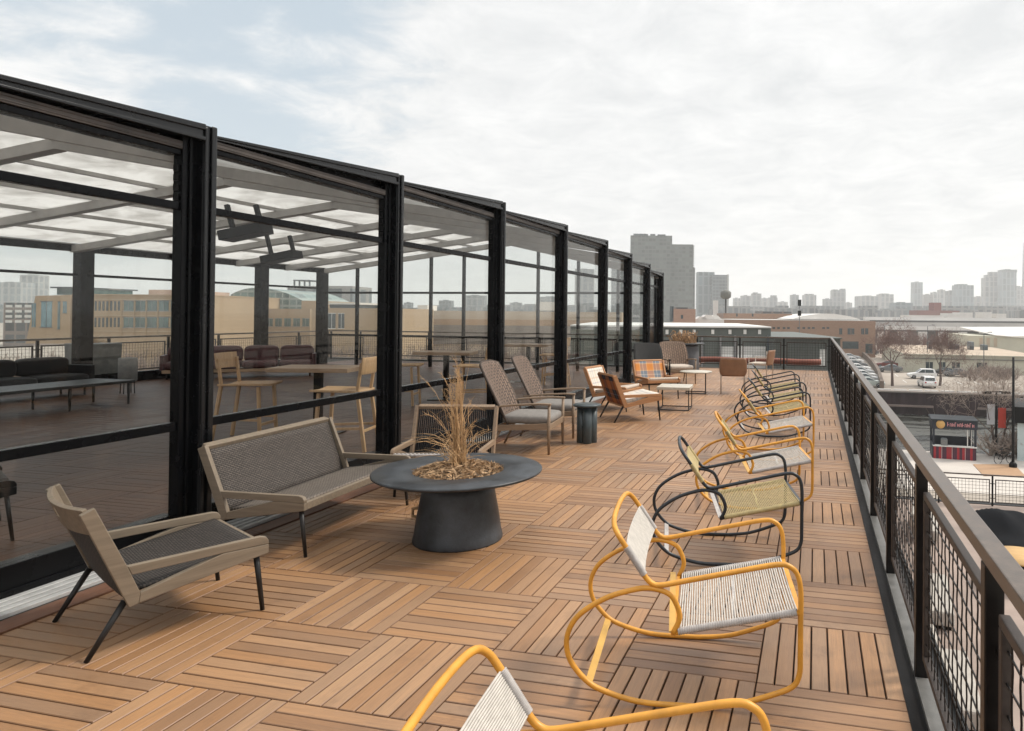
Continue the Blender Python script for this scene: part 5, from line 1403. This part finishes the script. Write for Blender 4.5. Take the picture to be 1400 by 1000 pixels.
n1 = nn('ShaderNodeTexNoise', Scale=1.1, Detail=9, Roughness=.58, Distortion=.25); nt.links.new(cmb.outputs[0], n1.inputs['Vector'])
n2 = nn('ShaderNodeTexNoise', Scale=4.2, Detail=10, Roughness=.66, Distortion=.5); nt.links.new(cmb.outputs[0], n2.inputs['Vector'])
# blue gap high on the left of the deck, cloud everywhere else
def lobe(c, lo, hi, amt):
    d_ = nn('ShaderNodeVectorMath', operation='DOT_PRODUCT'); nt.links.new(tc, d_.inputs[0]); d_.inputs[1].default_value = c
    g_ = nn('ShaderNodeMapRange', interpolation_type='SMOOTHSTEP'); nt.links.new(d_.outputs['Value'], g_.inputs[0])
    g_.inputs[1].default_value = lo; g_.inputs[2].default_value = hi; g_.inputs[3].default_value = 0; g_.inputs[4].default_value = amt
    return g_.outputs[0]
gapf = mth('MAXIMUM', lobe(ray(40, 40).normalized(), .88, .985, .62), lobe(ray(400, 105).normalized(), .95, .998, .44))
cov = mth('SUBTRACT', mth('ADD', mth('MULTIPLY', n1.outputs['Fac'], 1.35), .46), gapf)
cl = nn('ShaderNodeMapRange', interpolation_type='SMOOTHSTEP'); nt.links.new(mth('ADD', cov, mth('MULTIPLY_ADD', n2.outputs['Fac'], .6, -.30)), cl.inputs[0])
cl.inputs[1].default_value = .42; cl.inputs[2].default_value = .76
shade = nn('ShaderNodeValToRGB'); nt.links.new(mth('MULTIPLY_ADD', n2.outputs['Fac'], .55, mth('MULTIPLY', n1.outputs['Fac'], .45)), shade.inputs[0])
e = shade.color_ramp.elements; e[0].position = .38; e[0].color = (6.0, 6.14, 6.26, 1); e[1].position = .60; e[1].color = (7.65, 7.68, 7.68, 1)
blue = nn('ShaderNodeMix', data_type='RGBA'); blue.inputs[0].default_value = .72; nt.links.new(sky.outputs[0], blue.inputs[6]); blue.inputs[7].default_value = (5.0, 5.85, 6.4, 1)
mixc = nn('ShaderNodeMix', data_type='RGBA'); nt.links.new(cl.outputs[0], mixc.inputs[0]); nt.links.new(blue.outputs[2], mixc.inputs[6]); nt.links.new(shade.outputs[0], mixc.inputs[7])
zen = nn('ShaderNodeMapRange'); nt.links.new(sep.outputs[2], zen.inputs[0]); zen.inputs[1].default_value = .42; zen.inputs[2].default_value = .95; zen.inputs[3].default_value = 1.0; zen.inputs[4].default_value = 1.9
vm = nn('ShaderNodeVectorMath', operation='SCALE'); nt.links.new(mixc.outputs[2], vm.inputs[0]); nt.links.new(zen.outputs[0], vm.inputs['Scale'])   # an overcast sky is brightest overhead
nt.links.new(vm.outputs[0], bg.inputs[0]); bg.inputs[1].default_value = .10
sun = bpy.data.objects.new('sun', bpy.data.lights.new('sun', 'SUN')); COL.objects.link(sun)
sun.data.energy = 2.7; sun.data.angle = rad(11); sun.data.color = (1.0, .93, .83)
sd = Vector((math.sin(SUN_AZ)*math.cos(SUN_EL), math.cos(SUN_AZ)*math.cos(SUN_EL), math.sin(SUN_EL)))
sun.rotation_euler = sd.to_track_quat('Z', 'Y').to_euler()
# haze: one closed box of even air round everything
m = MB(); m.bx(-4100, 4100, -400, 4600, -14.2, 190)
hz = m.build('haze', bpy.data.materials.new('haze_air'), None)
hm = hz.data.materials[0]; hm.use_nodes = True; ht = hm.node_tree; ht.nodes.clear()
ho = ht.nodes.new('ShaderNodeOutputMaterial'); hv = ht.nodes.new('ShaderNodeVolumePrincipled')
hv.inputs['Color'].default_value = (.955, .98, .99, 1); hv.inputs['Density'].default_value = .00038; hv.inputs['Anisotropy'].default_value = .35
ht.links.new(hv.outputs[0], ho.inputs['Volume']); tag(hz, kind='stuff')

# ================================================================== RENDER
S.render.engine = 'CYCLES'
S.view_settings.view_transform = 'Standard'; S.view_settings.look = 'None'; S.view_settings.gamma = 1
S.view_settings.exposure = 0.34
cy_ = S.cycles
cy_.use_denoising = True; cy_.max_bounces = 8; cy_.transparent_max_bounces = 24; cy_.volume_bounces = 1
cy_.diffuse_bounces = 4; cy_.glossy_bounces = 4; cy_.transmission_bounces = 6; cy_.sample_clamp_indirect = 6; cy_.caustics_reflective = False; cy_.caustics_refractive = False
S.render.resolution_x = 1024; S.render.resolution_y = 731
